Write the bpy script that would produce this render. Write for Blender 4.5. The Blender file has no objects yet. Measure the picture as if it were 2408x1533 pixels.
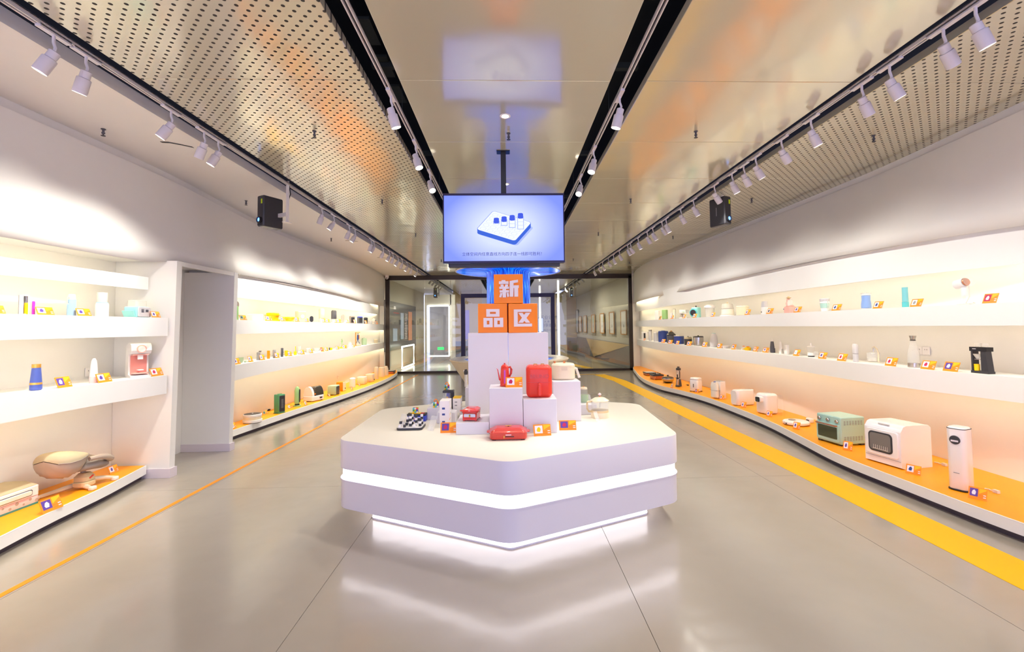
import bpy, math, random
from mathutils import Vector, Matrix, Euler
R = math.radians
rnd = random.Random(7)
SC = bpy.context.scene
COL = SC.collection

# ---------------------------------------------------------------- camera
cam_d = bpy.data.cameras.new('camera'); cam = bpy.data.objects.new('camera', cam_d); COL.objects.link(cam)
cam_d.sensor_width = 36; cam_d.sensor_fit = 'HORIZONTAL'; cam_d.lens = 1070 / 2408 * 36
cam_d.shift_x = (1204 - 1228.0) / 2408; cam_d.shift_y = -(766.5 - 724.5) / 2408
cam_d.clip_start = 0.05; cam_d.clip_end = 200
yaw, pitch, roll = -0.0326, 0.0412, -0.01257
r_ = Vector((math.cos(yaw), math.sin(yaw), 0)); f_ = Vector((-math.sin(yaw), math.cos(yaw), 0)); u_ = Vector((0, 0, 1))
f_, u_ = f_ * math.cos(pitch) + u_ * math.sin(pitch), u_ * math.cos(pitch) - f_ * math.sin(pitch)
r_, u_ = r_ * math.cos(roll) + u_ * math.sin(roll), u_ * math.cos(roll) - r_ * math.sin(roll)
mw = Matrix.Identity(4)
for i, c in enumerate((r_, u_, -f_)):
    for k in range(3): mw[k][i] = c[k]
mw[2][3] = 1.6
cam.matrix_world = mw
SC.camera = cam

# ---------------------------------------------------------------- world, exposure
SC.view_settings.view_transform = 'Standard'; SC.view_settings.look = 'None'
SC.view_settings.gamma = 1; SC.view_settings.exposure = 0.74; SC.view_settings.use_curve_mapping = False
W = bpy.data.worlds.new('world'); SC.world = W; W.use_nodes = True
W.node_tree.nodes['Background'].inputs[0].default_value = (0.58, 0.60, 1.0, 1)
W.node_tree.nodes['Background'].inputs[1].default_value = 2.0
SC.cycles.max_bounces = 7; SC.cycles.diffuse_bounces = 5; SC.cycles.glossy_bounces = 4
SC.cycles.transmission_bounces = 6; SC.cycles.transparent_max_bounces = 10
SC.cycles.sample_clamp_indirect = 4; SC.cycles.caustics_reflective = False; SC.cycles.caustics_refractive = False
SC.cycles.use_denoising = True
SPOT_W = 28; CENTRE_W = 18; LED = 14.0; TV_E = 0.8; TABLE_LED = 1.7

def area(name, loc, aim, sx, sy, w, col):
    d = bpy.data.lights.new(name, 'AREA'); d.shape = 'RECTANGLE'; d.size = sx; d.size_y = sy; d.energy = w; d.color = col
    o = bpy.data.objects.new(name, d); COL.objects.link(o); o.location = loc
    o.rotation_euler = (Vector(aim) - Vector(loc)).to_track_quat('-Z', 'Y').to_euler()
    o.visible_glossy = True
    return o

# ---------------------------------------------------------------- materials
def lin(c):
    return tuple((x / 255 / 12.92) if x / 255 <= 0.04045 else ((x / 255 + 0.055) / 1.055) ** 2.4 for x in c)
MATS = {}
def mat(name, rgb, rough=0.5, metal=0.0, emit=0, alpha=1, trans=0, ior=1.45, coat=0, noise=0, spec=0.5):
    m = bpy.data.materials.new(name); m.use_nodes = True; nt = m.node_tree
    b = nt.nodes['Principled BSDF']; c = lin(rgb)
    b.inputs['Base Color'].default_value = (*c, 1); b.inputs['Roughness'].default_value = rough
    b.inputs['Metallic'].default_value = metal; b.inputs['IOR'].default_value = ior
    b.inputs['Coat Weight'].default_value = coat; b.inputs['Specular IOR Level'].default_value = spec
    b.inputs['Transmission Weight'].default_value = trans; b.inputs['Alpha'].default_value = alpha
    if emit:
        b.inputs['Emission Color'].default_value = (*c, 1); b.inputs['Emission Strength'].default_value = emit
    if noise:
        n = nt.nodes.new('ShaderNodeTexNoise'); n.inputs['Scale'].default_value = 9; n.inputs['Detail'].default_value = 4
        tc = nt.nodes.new('ShaderNodeTexCoord'); nt.links.new(tc.outputs['Object'], n.inputs['Vector'])
        mx = nt.nodes.new('ShaderNodeMix'); mx.data_type = 'RGBA'
        mx.inputs[6].default_value = (*[x * (1 - noise) for x in c], 1); mx.inputs[7].default_value = (*[min(1, x * (1 + noise)) for x in c], 1)
        nt.links.new(n.outputs[0], mx.inputs[0]); nt.links.new(mx.outputs[2], b.inputs['Base Color'])
    MATS[name] = m
    return m
mat('wall_white', (234, 232, 228), 0.55, noise=0.012)
mat('shelf_white', (240, 239, 237), 0.45, noise=0.01)
mat('counter_white', (222, 219, 226), 0.35)
mat('counter_top', (240, 234, 220), 0.38)
mat('orange_vinyl', (255, 165, 5), 0.42, noise=0.03)
mat('kick_grey', (70, 60, 70), 0.5)
mat('skirting', (214, 204, 212), 0.4)
mat('black_void', (12, 14, 12), 0.8)
mat('duct_dark', (48, 52, 46), 0.6)
mat('track_white', (225, 220, 218), 0.35)
mat('spot_white', (226, 222, 228), 0.35)
mat('ledge_grey', (200, 194, 186), 0.4)
mat('frame_dark', (62, 54, 52), 0.35, metal=0.4)
mat('frame_navy', (42, 38, 70), 0.35, metal=0.3)
mat('yellow_paint', (246, 190, 0), 0.45, spec=0.25)
mat('orange_paint', (236, 146, 30), 0.45, spec=0.25)
mat('floor_bed', (120, 110, 100), 0.7)
mat('led_warm', (255, 240, 200), 0.5, emit=LED)
mat('led_soft', (255, 236, 196), 0.5, emit=LED * 0.55)
mat('led_near', (255, 240, 200), 0.5, emit=LED * 0.55)
mat('led_table', (255, 250, 255), 0.5, emit=TABLE_LED)
mat('led_white', (255, 250, 240), 0.5, emit=3.5)
mat('lens_on', (255, 246, 224), 0.5, emit=9)
mat('lens_blue', (90, 150, 255), 0.2, emit=2.5)
mat('exit_green', (40, 220, 110), 0.5, emit=1.5)
mat('white', (240, 236, 234), 0.3); mat('white_gloss', (244, 240, 240), 0.12, coat=0.5); mat('off_white', (236, 228, 214), 0.35)
mat('cream', (240, 226, 196), 0.3); mat('cream_dark', (222, 196, 150), 0.35); mat('beige', (226, 210, 182), 0.35)
mat('grey', (150, 148, 150), 0.4); mat('grey_light', (205, 202, 204), 0.35); mat('grey_dark', (84, 84, 92), 0.4)
mat('black', (26, 26, 30), 0.35); mat('black_gloss', (18, 18, 24), 0.1, coat=0.5); mat('charcoal', (52, 52, 58), 0.4)
mat('steel', (196, 192, 186), 0.22, metal=0.9); mat('copper', (200, 130, 90), 0.3, metal=0.7); mat('gold', (226, 172, 84), 0.25, metal=0.6)
mat('red', (224, 52, 38), 0.22, coat=0.4); mat('red_matt', (232, 62, 44), 0.34); mat('red_dark', (206, 60, 48), 0.28, coat=0.3)
mat('pink', (238, 178, 166), 0.3); mat('pink_deep', (222, 140, 132), 0.35); mat('pink_pale', (240, 206, 204), 0.35)
mat('mint', (176, 214, 204), 0.3); mat('mint_bright', (160, 226, 222), 0.3); mat('turquoise', (96, 202, 208), 0.35); mat('aqua', (128, 204, 210), 0.35)
mat('green', (78, 146, 104), 0.35); mat('green_soft', (150, 192, 128), 0.35); mat('sage', (172, 196, 162), 0.35); mat('lime', (196, 222, 30), 0.35)
mat('blue_pale', (160, 196, 222), 0.35); mat('blue', (74, 92, 172), 0.35); mat('blue_kettle', (140, 172, 226), 0.35); mat('navy', (44, 66, 140), 0.35)
mat('blue_box', (50, 70, 200), 0.35); mat('violet', (196, 60, 196), 0.3); mat('purple_tube', (170, 50, 160), 0.3)
mat('yellow', (252, 202, 0), 0.35); mat('orange', (255, 140, 0), 0.4); mat('orange_box', (255, 140, 0), 0.42)
mat('card_orange', (250, 146, 40), 0.35); mat('card_yellow', (252, 190, 40), 0.35); mat('letter_white', (232, 224, 232), 0.4)
mat('taupe', (176, 160, 146), 0.8, noise=0.06); mat('taupe_dark', (150, 138, 130), 0.85, noise=0.08); mat('olive', (186, 172, 142), 0.8, noise=0.05)
mat('teal', (60, 140, 134), 0.4); mat('wood', (206, 150, 80), 0.5, noise=0.1); mat('wood_pale', (206, 178, 136), 0.5, noise=0.08)
mat('acrylic', (240, 242, 246), 0.05, alpha=0.22); mat('clear', (236, 240, 240), 0.04, alpha=0.13); mat('frosted', (240, 236, 226), 0.25, alpha=0.5)
mat('smoke', (70, 66, 58), 0.06, alpha=0.72); mat('glass_oven', (66, 74, 50), 0.08, coat=0.5)
mat('photo_white', (232, 228, 240), 0.4); mat('photo_purple', (96, 70, 160), 0.4); mat('photo_red', (190, 40, 90), 0.4); mat('photo_teal', (110, 160, 150), 0.4)
mat('poster_dark', (58, 54, 54), 0.3); mat('poster_blue', (140, 156, 186), 0.4); mat('poster_orange', (224, 140, 96), 0.4)
mat('gold_paint', (196, 170, 124), 0.5); mat('slate_paint', (112, 112, 116), 0.5); mat('violet_glow', (120, 100, 190), 0.5, emit=0.35)
mat('cable_black', (20, 20, 22), 0.5); mat('cable_white', (226, 218, 208), 0.5); mat('screen_grey', (120, 116, 112), 0.2)
mat('wall_far', (196, 188, 172), 0.6)

def glass_mat():
    m = bpy.data.materials.new('partition_glass'); m.use_nodes = True; nt = m.node_tree; nt.nodes.clear()
    o = nt.nodes.new('ShaderNodeOutputMaterial'); mx = nt.nodes.new('ShaderNodeMixShader'); t = nt.nodes.new('ShaderNodeBsdfTransparent')
    g = nt.nodes.new('ShaderNodeBsdfGlossy'); g.inputs['Roughness'].default_value = 0.0
    t.inputs[0].default_value = (0.82, 0.85, 0.80, 1); mx.inputs[0].default_value = 0.085
    nt.links.new(t.outputs[0], mx.inputs[1]); nt.links.new(g.outputs[0], mx.inputs[2]); nt.links.new(mx.outputs[0], o.inputs[0])
    MATS['partition_glass'] = m
glass_mat()

def ceiling_mat(name, holes):
    m = mat(name, (216, 213, 192), 0.13, metal=0.35, spec=0.7, ior=1.6); nt = m.node_tree; b = nt.nodes['Principled BSDF']
    N = nt.nodes.new; Lk = nt.links.new
    tc = N('ShaderNodeTexCoord')
    n = N('ShaderNodeTexNoise'); n.inputs['Scale'].default_value = 1.6; n.inputs['Detail'].default_value = 1.5
    bp = N('ShaderNodeBump'); bp.inputs['Strength'].default_value = 0.03; bp.inputs['Distance'].default_value = 0.3
    Lk(tc.outputs['Object'], n.inputs['Vector']); Lk(n.outputs[0], bp.inputs['Height']); Lk(bp.outputs[0], b.inputs['Normal'])
    if holes:
        def mth(op, a, c=None):
            q = N('ShaderNodeMath'); q.operation = op
            for i, v in enumerate((a, c)):
                if v is None: continue
                if isinstance(v, (int, float)): q.inputs[i].default_value = v
                else: Lk(v, q.inputs[i])
            return q.outputs[0]
        s = N('ShaderNodeSeparateXYZ'); Lk(tc.outputs['Object'], s.inputs[0])
        def lat(ox, oy):
            fx = mth('SUBTRACT', mth('FRACT', mth('ADD', mth('DIVIDE', s.outputs[0], 0.088), ox)), 0.5)
            fy = mth('SUBTRACT', mth('FRACT', mth('ADD', mth('DIVIDE', s.outputs[1], 0.088), oy)), 0.5)
            return mth('ADD', mth('MULTIPLY', fx, fx), mth('MULTIPLY', fy, fy))
        d = mth('MINIMUM', lat(0, 0), lat(0.5, 0.5))
        h = mth('LESS_THAN', d, (0.0115 / 0.088) ** 2)
        mx = N('ShaderNodeMix'); mx.data_type = 'RGBA'; mx.inputs[6].default_value = b.inputs['Base Color'].default_value; mx.inputs[7].default_value = (0.02, 0.018, 0.014, 1)
        Lk(h, mx.inputs[0]); Lk(mx.outputs[2], b.inputs['Base Color'])
        Lk(mth('SUBTRACT', 0.35, mth('MULTIPLY', h, 0.35)), b.inputs['Metallic']); Lk(mth('ADD', 0.13, mth('MULTIPLY', h, 0.8)), b.inputs['Roughness'])
ceiling_mat('ceiling_panel_plain', False); ceiling_mat('ceiling_panel_perforated', True)

def floor_mat():
    m = mat('floor_epoxy', (196, 184, 166), 0.2, spec=0.8, ior=1.55, coat=0.3); nt = m.node_tree; b = nt.nodes['Principled BSDF']
    N = nt.nodes.new; Lk = nt.links.new; b.inputs['Coat Roughness'].default_value = 0.1
    tc = N('ShaderNodeTexCoord')
    n = N('ShaderNodeTexNoise'); n.inputs['Scale'].default_value = 2.2; n.inputs['Detail'].default_value = 5
    mx = N('ShaderNodeMix'); mx.data_type = 'RGBA'; mx.inputs[6].default_value = (*lin((158, 149, 136)), 1); mx.inputs[7].default_value = (*lin((170, 161, 148)), 1)
    Lk(tc.outputs['Object'], n.inputs['Vector']); Lk(n.outputs[0], mx.inputs[0]); Lk(mx.outputs[2], b.inputs['Base Color'])
    n2 = N('ShaderNodeTexNoise'); n2.inputs['Scale'].default_value = 3; n2.inputs['Detail'].default_value = 2
    bp = N('ShaderNodeBump'); bp.inputs['Strength'].default_value = 0.04; bp.inputs['Distance'].default_value = 0.15
    Lk(tc.outputs['Object'], n2.inputs['Vector']); Lk(n2.outputs[0], bp.inputs['Height']); Lk(bp.outputs[0], b.inputs['Normal'])
floor_mat()

def column_mat():
    m = mat('column_blue', (20, 70, 220), 0.15, metal=0.2); nt = m.node_tree; b = nt.nodes['Principled BSDF']; N = nt.nodes.new; Lk = nt.links.new
    tc = N('ShaderNodeTexCoord'); s = N('ShaderNodeSeparateXYZ'); Lk(tc.outputs['Object'], s.inputs[0])
    a = N('ShaderNodeMath'); a.operation = 'ARCTAN2'; Lk(s.outputs[1], a.inputs[0]); Lk(s.outputs[0], a.inputs[1])
    c = N('ShaderNodeCombineXYZ'); Lk(a.outputs[0], c.inputs[0])
    z = N('ShaderNodeMath'); z.operation = 'MULTIPLY'; z.inputs[1].default_value = 0.12; Lk(s.outputs[2], z.inputs[0]); Lk(z.outputs[0], c.inputs[2])
    n = N('ShaderNodeTexNoise'); n.inputs['Scale'].default_value = 30; n.inputs['Detail'].default_value = 2; Lk(c.outputs[0], n.inputs['Vector'])
    rp = N('ShaderNodeValToRGB'); Lk(n.outputs[0], rp.inputs[0]); e = rp.color_ramp.elements
    e[0].position = 0.38; e[0].color = (0.0, 0.02, 0.30, 1); e[1].position = 0.76; e[1].color = (0.45, 0.85, 1.0, 1)
    q = e.new(0.54); q.color = (0.0, 0.10, 0.75, 1); q = e.new(0.65); q.color = (0.03, 0.35, 1, 1)
    Lk(rp.outputs[0], b.inputs['Base Color']); Lk(rp.outputs[0], b.inputs['Emission Color']); b.inputs['Emission Strength'].default_value = 0.6
column_mat()
def screen_mat():
    m = mat('screen_picture', (176, 190, 255), 0.3, emit=TV_E); nt = m.node_tree; b = nt.nodes['Principled BSDF']; N = nt.nodes.new; Lk = nt.links.new
    tc = N('ShaderNodeTexCoord'); mp = N('ShaderNodeMapping'); mp.inputs['Scale'].default_value = (1.5, 0, 2.2); Lk(tc.outputs['Object'], mp.inputs[0])
    g = N('ShaderNodeTexGradient'); g.gradient_type = 'SPHERICAL'; Lk(mp.outputs[0], g.inputs[0])
    rp = N('ShaderNodeValToRGB'); e = rp.color_ramp.elements; e[0].color = (*lin((110, 130, 240)), 1); e[1].position = 0.6; e[1].color = (*lin((190, 200, 255)), 1)
    Lk(g.outputs[0], rp.inputs[0]); Lk(rp.outputs[0], b.inputs['Emission Color']); b.inputs['Base Color'].default_value = (0.02, 0.02, 0.03, 1)
    for nm, c in (('screen_blue', (20, 80, 190)), ('screen_navy', (36, 70, 200)), ('screen_white', (214, 220, 255)), ('screen_line', (150, 165, 235)), ('screen_text', (14, 20, 70))):
        k = mat(nm, c, 0.3, emit=TV_E); k.node_tree.nodes['Principled BSDF'].inputs['Base Color'].default_value = (0.02, 0.02, 0.03, 1)
screen_mat()

# ---------------------------------------------------------------- mesh helpers
class MB:
    def __init__(s): s.v = []; s.f = []; s.m = []; s.k = 0
    def mi(s, i): s.k = i; return s
    def poly(s, pts, faces):
        n = len(s.v); s.v += [tuple(p) for p in pts]
        for f in faces: s.f.append(tuple(n + i for i in f)); s.m.append(s.k)
        return s
    def box(s, c, d):
        x, y, z = c; a, b, e = d[0] / 2, d[1] / 2, d[2] / 2
        return s.poly([(x - a, y - b, z - e), (x + a, y - b, z - e), (x + a, y + b, z - e), (x - a, y + b, z - e), (x - a, y - b, z + e), (x + a, y - b, z + e), (x + a, y + b, z + e), (x - a, y + b, z + e)],
                      [(3, 2, 1, 0), (4, 5, 6, 7), (0, 1, 5, 4), (1, 2, 6, 5), (2, 3, 7, 6), (3, 0, 4, 7)])
    def prism(s, pts, y0, y1, ax='y'):
        n = len(pts)
        P = {'y': lambda a, b, t: (a, t, b), 'x': lambda a, b, t: (t, a, b), 'z': lambda a, b, t: (a, b, t)}[ax]
        v = [P(a, b, y0) for a, b in pts] + [P(a, b, y1) for a, b in pts]
        return s.poly(v, [tuple(range(n)), tuple(range(2 * n - 1, n - 1, -1))] + [(i, n + i, n + (i + 1) % n, (i + 1) % n) for i in range(n)])
    def rings(s, rs, cap0=True, cap1=True):
        n = len(rs[0]); base = len(s.v)
        for r in rs: s.v += [tuple(p) for p in r]
        for j in range(len(rs) - 1):
            for i in range(n):
                a = base + j * n + i; b = base + j * n + (i + 1) % n
                s.f.append((a, b, b + n, a + n)); s.m.append(s.k)
        if cap0: s.f.append(tuple(base + i for i in range(n - 1, -1, -1))); s.m.append(s.k)
        if cap1: s.f.append(tuple(base + (len(rs) - 1) * n + i for i in range(n))); s.m.append(s.k)
        return s
    def tube(s, pts, r, n=8, closed=False):
        P = [Vector(p) for p in pts]; rs = []
        for i, p in enumerate(P):
            a = P[max(0, i - 1)]; b = P[min(len(P) - 1, i + 1)]; t = (b - a).normalized()
            up = Vector((0, 0, 1)) if abs(t.z) < 0.92 else Vector((0, 1, 0))
            x = t.cross(up).normalized(); y = x.cross(t).normalized(); rr = r[i] if isinstance(r, (list, tuple)) else r
            rs.append([p + x * rr * math.cos(2 * math.pi * k / n) + y * rr * math.sin(2 * math.pi * k / n) for k in range(n)])
        return s.rings(rs)
def rrect(w, d, r, n=5):
    r = max(min(r, w / 2 - 1e-5, d / 2 - 1e-5), 1e-5); o = []
    for cx, cy, a0 in ((w / 2 - r, d / 2 - r, 0), (-w / 2 + r, d / 2 - r, 90), (-w / 2 + r, -d / 2 + r, 180), (w / 2 - r, -d / 2 + r, 270)):
        for k in range(n + 1):
            a = R(a0 + 90 * k / n); o.append((cx + r * math.cos(a), cy + r * math.sin(a)))
    return o
def stack(mb, w, d, r, prof, c=(0, 0, 0), n=5, ax='z'):
    rs = []
    for ins, z in prof:
        q = rrect(max(w - 2 * ins, 1e-3), max(d - 2 * ins, 1e-3), max(r - ins, 1e-4) if ins >= 0 else r - ins, n)
        if ax == 'z': rs.append([(c[0] + a, c[1] + b, c[2] + z) for a, b in q])
        elif ax == 'y': rs.append([(c[0] + a, c[1] - z, c[2] + b) for a, b in q])
        else: rs.append([(c[0] + z, c[1] + a, c[2] + b) for a, b in q])
    return mb.rings(rs)
def lathe(mb, prof, c=(0, 0, 0), n=20):
    return mb.rings([[(c[0] + max(r, 1e-4) * math.cos(2 * math.pi * k / n), c[1] + max(r, 1e-4) * math.sin(2 * math.pi * k / n), c[2] + z) for k in range(n)] for r, z in prof])
def bev(h, b): return [(b, 0), (b * .3, b * .3), (0, b), (0, h - b), (b * .3, h - b * .3), (b, h)]

def link(name, me, parent=None):
    o = bpy.data.objects.new(name, me); COL.objects.link(o)
    if parent is not None: o.parent = parent
    return o
def build(name, mb, m, parent=None, loc=None, rot=None, smooth=32):
    me = bpy.data.meshes.new(name); me.from_pydata(mb.v, [], mb.f)
    for x in (m if isinstance(m, (list, tuple)) else [m]): me.materials.append(MATS[x] if isinstance(x, str) else x)
    if any(mb.m): me.polygons.foreach_set('material_index', mb.m)
    if smooth:
        me.polygons.foreach_set('use_smooth', [True] * len(me.polygons)); me.set_sharp_from_angle(angle=R(smooth))
    me.update()
    o = link(name, me, parent)
    if loc: o.location = loc
    if rot: o.rotation_euler = rot
    return o
def tag(o, label=None, cat=None, group=None, kind=None):
    if label: o['label'] = label
    if cat: o['category'] = cat
    if group: o['group'] = group
    if kind: o['kind'] = kind
    return o
def thing(name, label, cat, loc=(0, 0, 0), rz=0, group=None):
    o = bpy.data.objects.new(name, None); o.empty_display_size = 0.05; COL.objects.link(o); o.location = loc; o.rotation_euler = (0, 0, R(rz))
    return tag(o, label, cat, group)
def struct(name, mb, m, parent=None, **k):
    o = build(name, mb, m, parent, **k)
    if parent is None: o['kind'] = 'structure'
    return o
def tree(o, parent=None):
    c = o.copy(); COL.objects.link(c)
    if parent is not None: c.parent = parent
    for ch in list(o.children): tree(ch, c)
    return c
def text(name, s, size, m, parent, loc, rot, ext=0.0008, align='CENTER'):
    cu = bpy.data.curves.new(name, 'FONT'); cu.body = s; cu.size = size; cu.extrude = ext; cu.align_x = align; cu.align_y = 'CENTER'
    t = bpy.data.objects.new(name, cu); COL.objects.link(t)
    bpy.context.view_layer.update()
    me = bpy.data.meshes.new_from_object(t.evaluated_get(bpy.context.evaluated_depsgraph_get()))
    bpy.data.objects.remove(t); me.materials.clear(); me.materials.append(MATS[m])
    o = link(name, me, parent); o.location = loc; o.rotation_euler = rot
    return o
# smooth plan curves, X as a function of Y (monotone cubic through measured points)
def curve(pts):
    ys = [p[0] for p in pts]; xs = [p[1] for p in pts]; n = len(pts)
    ms = [0.0] * n
    for i in range(n):
        a = (xs[i] - xs[i - 1]) / (ys[i] - ys[i - 1]) if i else None
        b = (xs[i + 1] - xs[i]) / (ys[i + 1] - ys[i]) if i < n - 1 else None
        ms[i] = b if a is None else a if b is None else (a + b) / 2
    def f(y):
        if y <= ys[0]: return xs[0]
        if y >= ys[-1]: return xs[-1]
        i = max(k for k in range(n - 1) if ys[k] <= y); h = ys[i + 1] - ys[i]; t = (y - ys[i]) / h
        return xs[i] * (2 * t ** 3 - 3 * t * t + 1) + ms[i] * h * (t ** 3 - 2 * t * t + t) + xs[i + 1] * (3 * t * t - 2 * t ** 3) + ms[i + 1] * h * (t ** 3 - t * t)
    return f
def span(y0, y1, n): return [y0 + (y1 - y0) * i / n for i in range(n + 1)]
#CURVES
CR2 = curve([(-1, 4.5), (2.5, 4.4), (3.67, 4.3), (4.45, 4.19), (5.15, 4.14), (6.25, 4.2), (7.4, 4.26), (8.9, 4.24), (10.3, 4.16), (11.5, 4.13), (12.7, 4.2), (14.7, 4.38), (16.2, 4.62)])
CR1 = curve([(-1, 4.4), (2.5, 4.3), (4.4, 4.14), (6, 4.08), (8, 4.05), (10, 4.06), (12, 4.12), (14.5, 4.36), (16.2, 4.6)])
CRB = curve([(-1, 4.5), (3.8, 4.42), (4.4, 4.3), (5.3, 4.22), (6.8, 4.18), (8.2, 4.12), (9.8, 4.1), (11.3, 4.08), (12.9, 4.25), (14.6, 4.42), (16.2, 4.58)])
CRU = curve([(-1, 4.5), (3, 4.42), (3.61, 4.30), (4.15, 4.14), (5.34, 3.93), (7.1, 3.86), (9.0, 3.92), (10.6, 4.06), (11.6, 4.12), (13, 4.14), (14.5, 4.28), (16.2, 4.54)])
CRT = curve([(-1, 4.3), (3.66, 4.42), (4.28, 4.47), (5.23, 4.53), (7.04, 4.49), (8.97, 4.40), (10.93, 4.30), (13.08, 4.19), (14.8, 4.3), (16.2, 4.56)])
CRP = curve([(-1, 3.9), (2.4, 3.8), (3.3, 3.67), (4.2, 3.63), (5.0, 3.63), (5.86, 3.76), (6.72, 3.89), (7.97, 3.96), (9.17, 3.95), (10.04, 3.83), (10.9, 3.66), (12, 3.65), (12.87, 3.75), (14.56, 4.08), (15.6, 4.3), (16.2, 4.5)])
CLP1 = curve([(-1, -3.0), (2.4, -3.42), (3.43, -3.64), (3.91, -3.73), (4.47, -3.80), (5.14, -3.94)])
CLP2 = curve([(6.3, -4.02), (6.84, -4.02), (7.54, -3.96), (8.67, -3.86), (10.1, -3.68), (11.8, -3.54), (13.65, -3.53), (15.3, -3.68), (16.2, -3.9)])
CL1 = curve([(-1, -3.7), (3.5, -3.83), (4.4, -3.83), (5.14, -3.74), (6.3, -3.76), (7.3, -3.88), (8.5, -3.92), (9.9, -3.95), (11, -3.97), (12.8, -4.05), (14.6, -4.24), (16.2, -4.36)])
ZCRU = CRU; CRU = lambda y: max(ZCRU(y), CRB(y) - 0.06) if y < 11.6 else ZCRU(y)
CLU = curve([(-1, -3.8), (3.3, -3.86), (4.4, -3.86), (5.14, -3.79), (5.7, -3.74), (6.3, -3.72), (6.9, -3.77), (8.4, -3.68), (10.2, -3.73), (11.2, -3.81), (12.5, -4.02), (14.2, -4.28), (16.2, -4.36)])
CLB = curve([(6.3, -3.95), (6.95, -4.02), (7.8, -4.03), (9.2, -4.01), (10.7, -3.99), (12.8, -4.12), (14.4, -4.33), (16.2, -4.5)])
CLT = curve([(-1, -4.0), (3.65, -3.98), (5.5, -4.0), (6.43, -4.10), (8.38, -4.28), (9.75, -4.26), (12.55, -4.15), (14.4, -4.22), (16.2, -4.34)])
#ENDCURVES
ZCLU = CLU; CLU = lambda y: min(ZCLU(y), CLB(y) + 0.06) if 6.9 < y < 12.6 else (ZCLU(y) if y < 6.3 or y >= 12.6 else ZCLU(y) + (min(ZCLU(y), CLB(y) + 0.06) - ZCLU(y)) * (y - 6.3) / 0.6)
BR = lambda y: 4.62 + 0.1 * max(0, min(1, (y - 13) / 3)); BL = lambda y: -4.34 - 0.16 * max(0, min(1, (y - 12) / 3))
CZ = 3.47
# ================================================================ THE ROOM
# floor: poured slabs with open joints on a dark bed
fl = struct('floor', MB().box((0, 13, -0.03), (14, 34, 0.04)), 'floor_bed')
xs = [-6.87, -4.97, -3.07, -1.17, 0.73, 2.645, 4.545, 6.4]; ysl = [-3.9, 0.9, 4.77, 8.9, 13.0, 17.1, 21.2, 25.3, 30]
g = 0.0016
for i in range(len(xs) - 1):
    for j in range(len(ysl) - 1):
        a, b, c, d = xs[i] + g, xs[i + 1] - g, ysl[j] + g, ysl[j + 1] - g
        build('slab', MB().box(((a + b) / 2, (c + d) / 2, -0.006), (b - a, d - c, 0.012)), 'floor_epoxy', fl, smooth=0)
def stripe(name, pts, w, m, label):
    mb = MB()
    for (x0, y0), (x1, y1) in zip(pts, pts[1:]):
        d = Vector((x1 - x0, y1 - y0, 0)).normalized(); n = Vector((-d.y, d.x, 0)) * w / 2; a = Vector((x0, y0, 0)); b = Vector((x1, y1, 0))
        q = [a - n, b - n, b + n, a + n]; mb.poly([(p.x, p.y, 0.0004) for p in q] + [(p.x, p.y, 0.0022) for p in q], [(3, 2, 1, 0), (4, 5, 6, 7), (0, 1, 5, 4), (1, 2, 6, 5), (2, 3, 7, 6), (3, 0, 4, 7)])
    return tag(build(name, mb, m, smooth=0), label, 'floor marking')
stripe('floor_line', [(3.235, -3.5), (3.225, 6), (3.24, 13.2), (3.0, 15.0)], 0.37, 'yellow_paint', 'broad yellow line painted along the right side of the floor')
stripe('floor_line', [(2.86, 15.1), (0.5, 15.1)], 0.10, 'yellow_paint', 'thin yellow cross line painted on the floor before the glass partition')
stripe('floor_line', [(-3.10, -3.5), (-3.12, 6), (-3.10, 15.8)], 0.045, 'orange_paint', 'thin orange line painted along the left side of the floor')
stripe('floor_line', [(3.1, 17.2), (2.1, 21.8)], 0.35, 'yellow_paint', 'yellow line on the floor of the room behind the glass')

# walls: swept upper wall leaning over the niches, plain back wall of the niches
def loft(mb, top, zt, bot, zb, ys, side, n=6):
    for a, b in zip(ys, ys[1:]):
        for k in range(n):
            def P(y, t):
                s = t * t * (3 - 2 * t) * 0.35 + t * 0.65
                return (top(y) * (1 - s) + bot(y) * s, y, zt * (1 - t) + zb * t)
            q = [P(a, k / n), P(b, k / n), P(b, (k + 1) / n), P(a, (k + 1) / n)]
            mb.poly(q, [(0, 1, 2, 3) if side > 0 else (3, 2, 1, 0)])
    return mb
def slabmb(cu, back, z0, z1, ys, mb=None, lip=0):
    mb = mb or MB()
    if lip:
        s = 1 if back(ys[0]) > cu(ys[0]) else -1
        return mb.rings([[(cu(y), y, z0), (cu(y) + s * .012, y, z0), (cu(y) + s * .012, y, z0 + lip), (back(y), y, z0 + lip), (back(y), y, z1), (cu(y), y, z1)] for y in ys])
    rs = [[(cu(y), y, z0), (back(y), y, z0), (back(y), y, z1), (cu(y), y, z1)] for y in ys]
    return mb.rings(rs)
def weld(o):
    import bmesh
    bm = bmesh.new(); bm.from_mesh(o.data); bmesh.ops.remove_doubles(bm, verts=bm.verts, dist=1e-4); bmesh.ops.recalc_face_normals(bm, faces=bm.faces); bm.to_mesh(o.data); bm.free(); return o
YR = span(-3.5, 16.18, 110); YL1 = span(-3.5, 5.14, 44); YL2 = span(6.325, 16.18, 60); YLU2 = span(5.18, 16.18, 66)
wr = struct('wall_right', slabmb(lambda y: BR(y), lambda y: BR(y) + 0.12, 0, 3.5, YR), 'wall_white')
wl = struct('wall_left', slabmb(lambda y: BL(y), lambda y: BL(y) - 0.12, 0, 3.5, span(-3.5, 16.2, 90)), 'wall_white')
zU = lambda y: 2.34 + 0.05 * max(0, min(1, (y - 4.9) / 0.4)) + 0.79 * (CLU(y) / ZCLU(y) - 1)
zUR = lambda y: 1.6 + 0.79 * CRU(y) / ZCRU(y)
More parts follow.
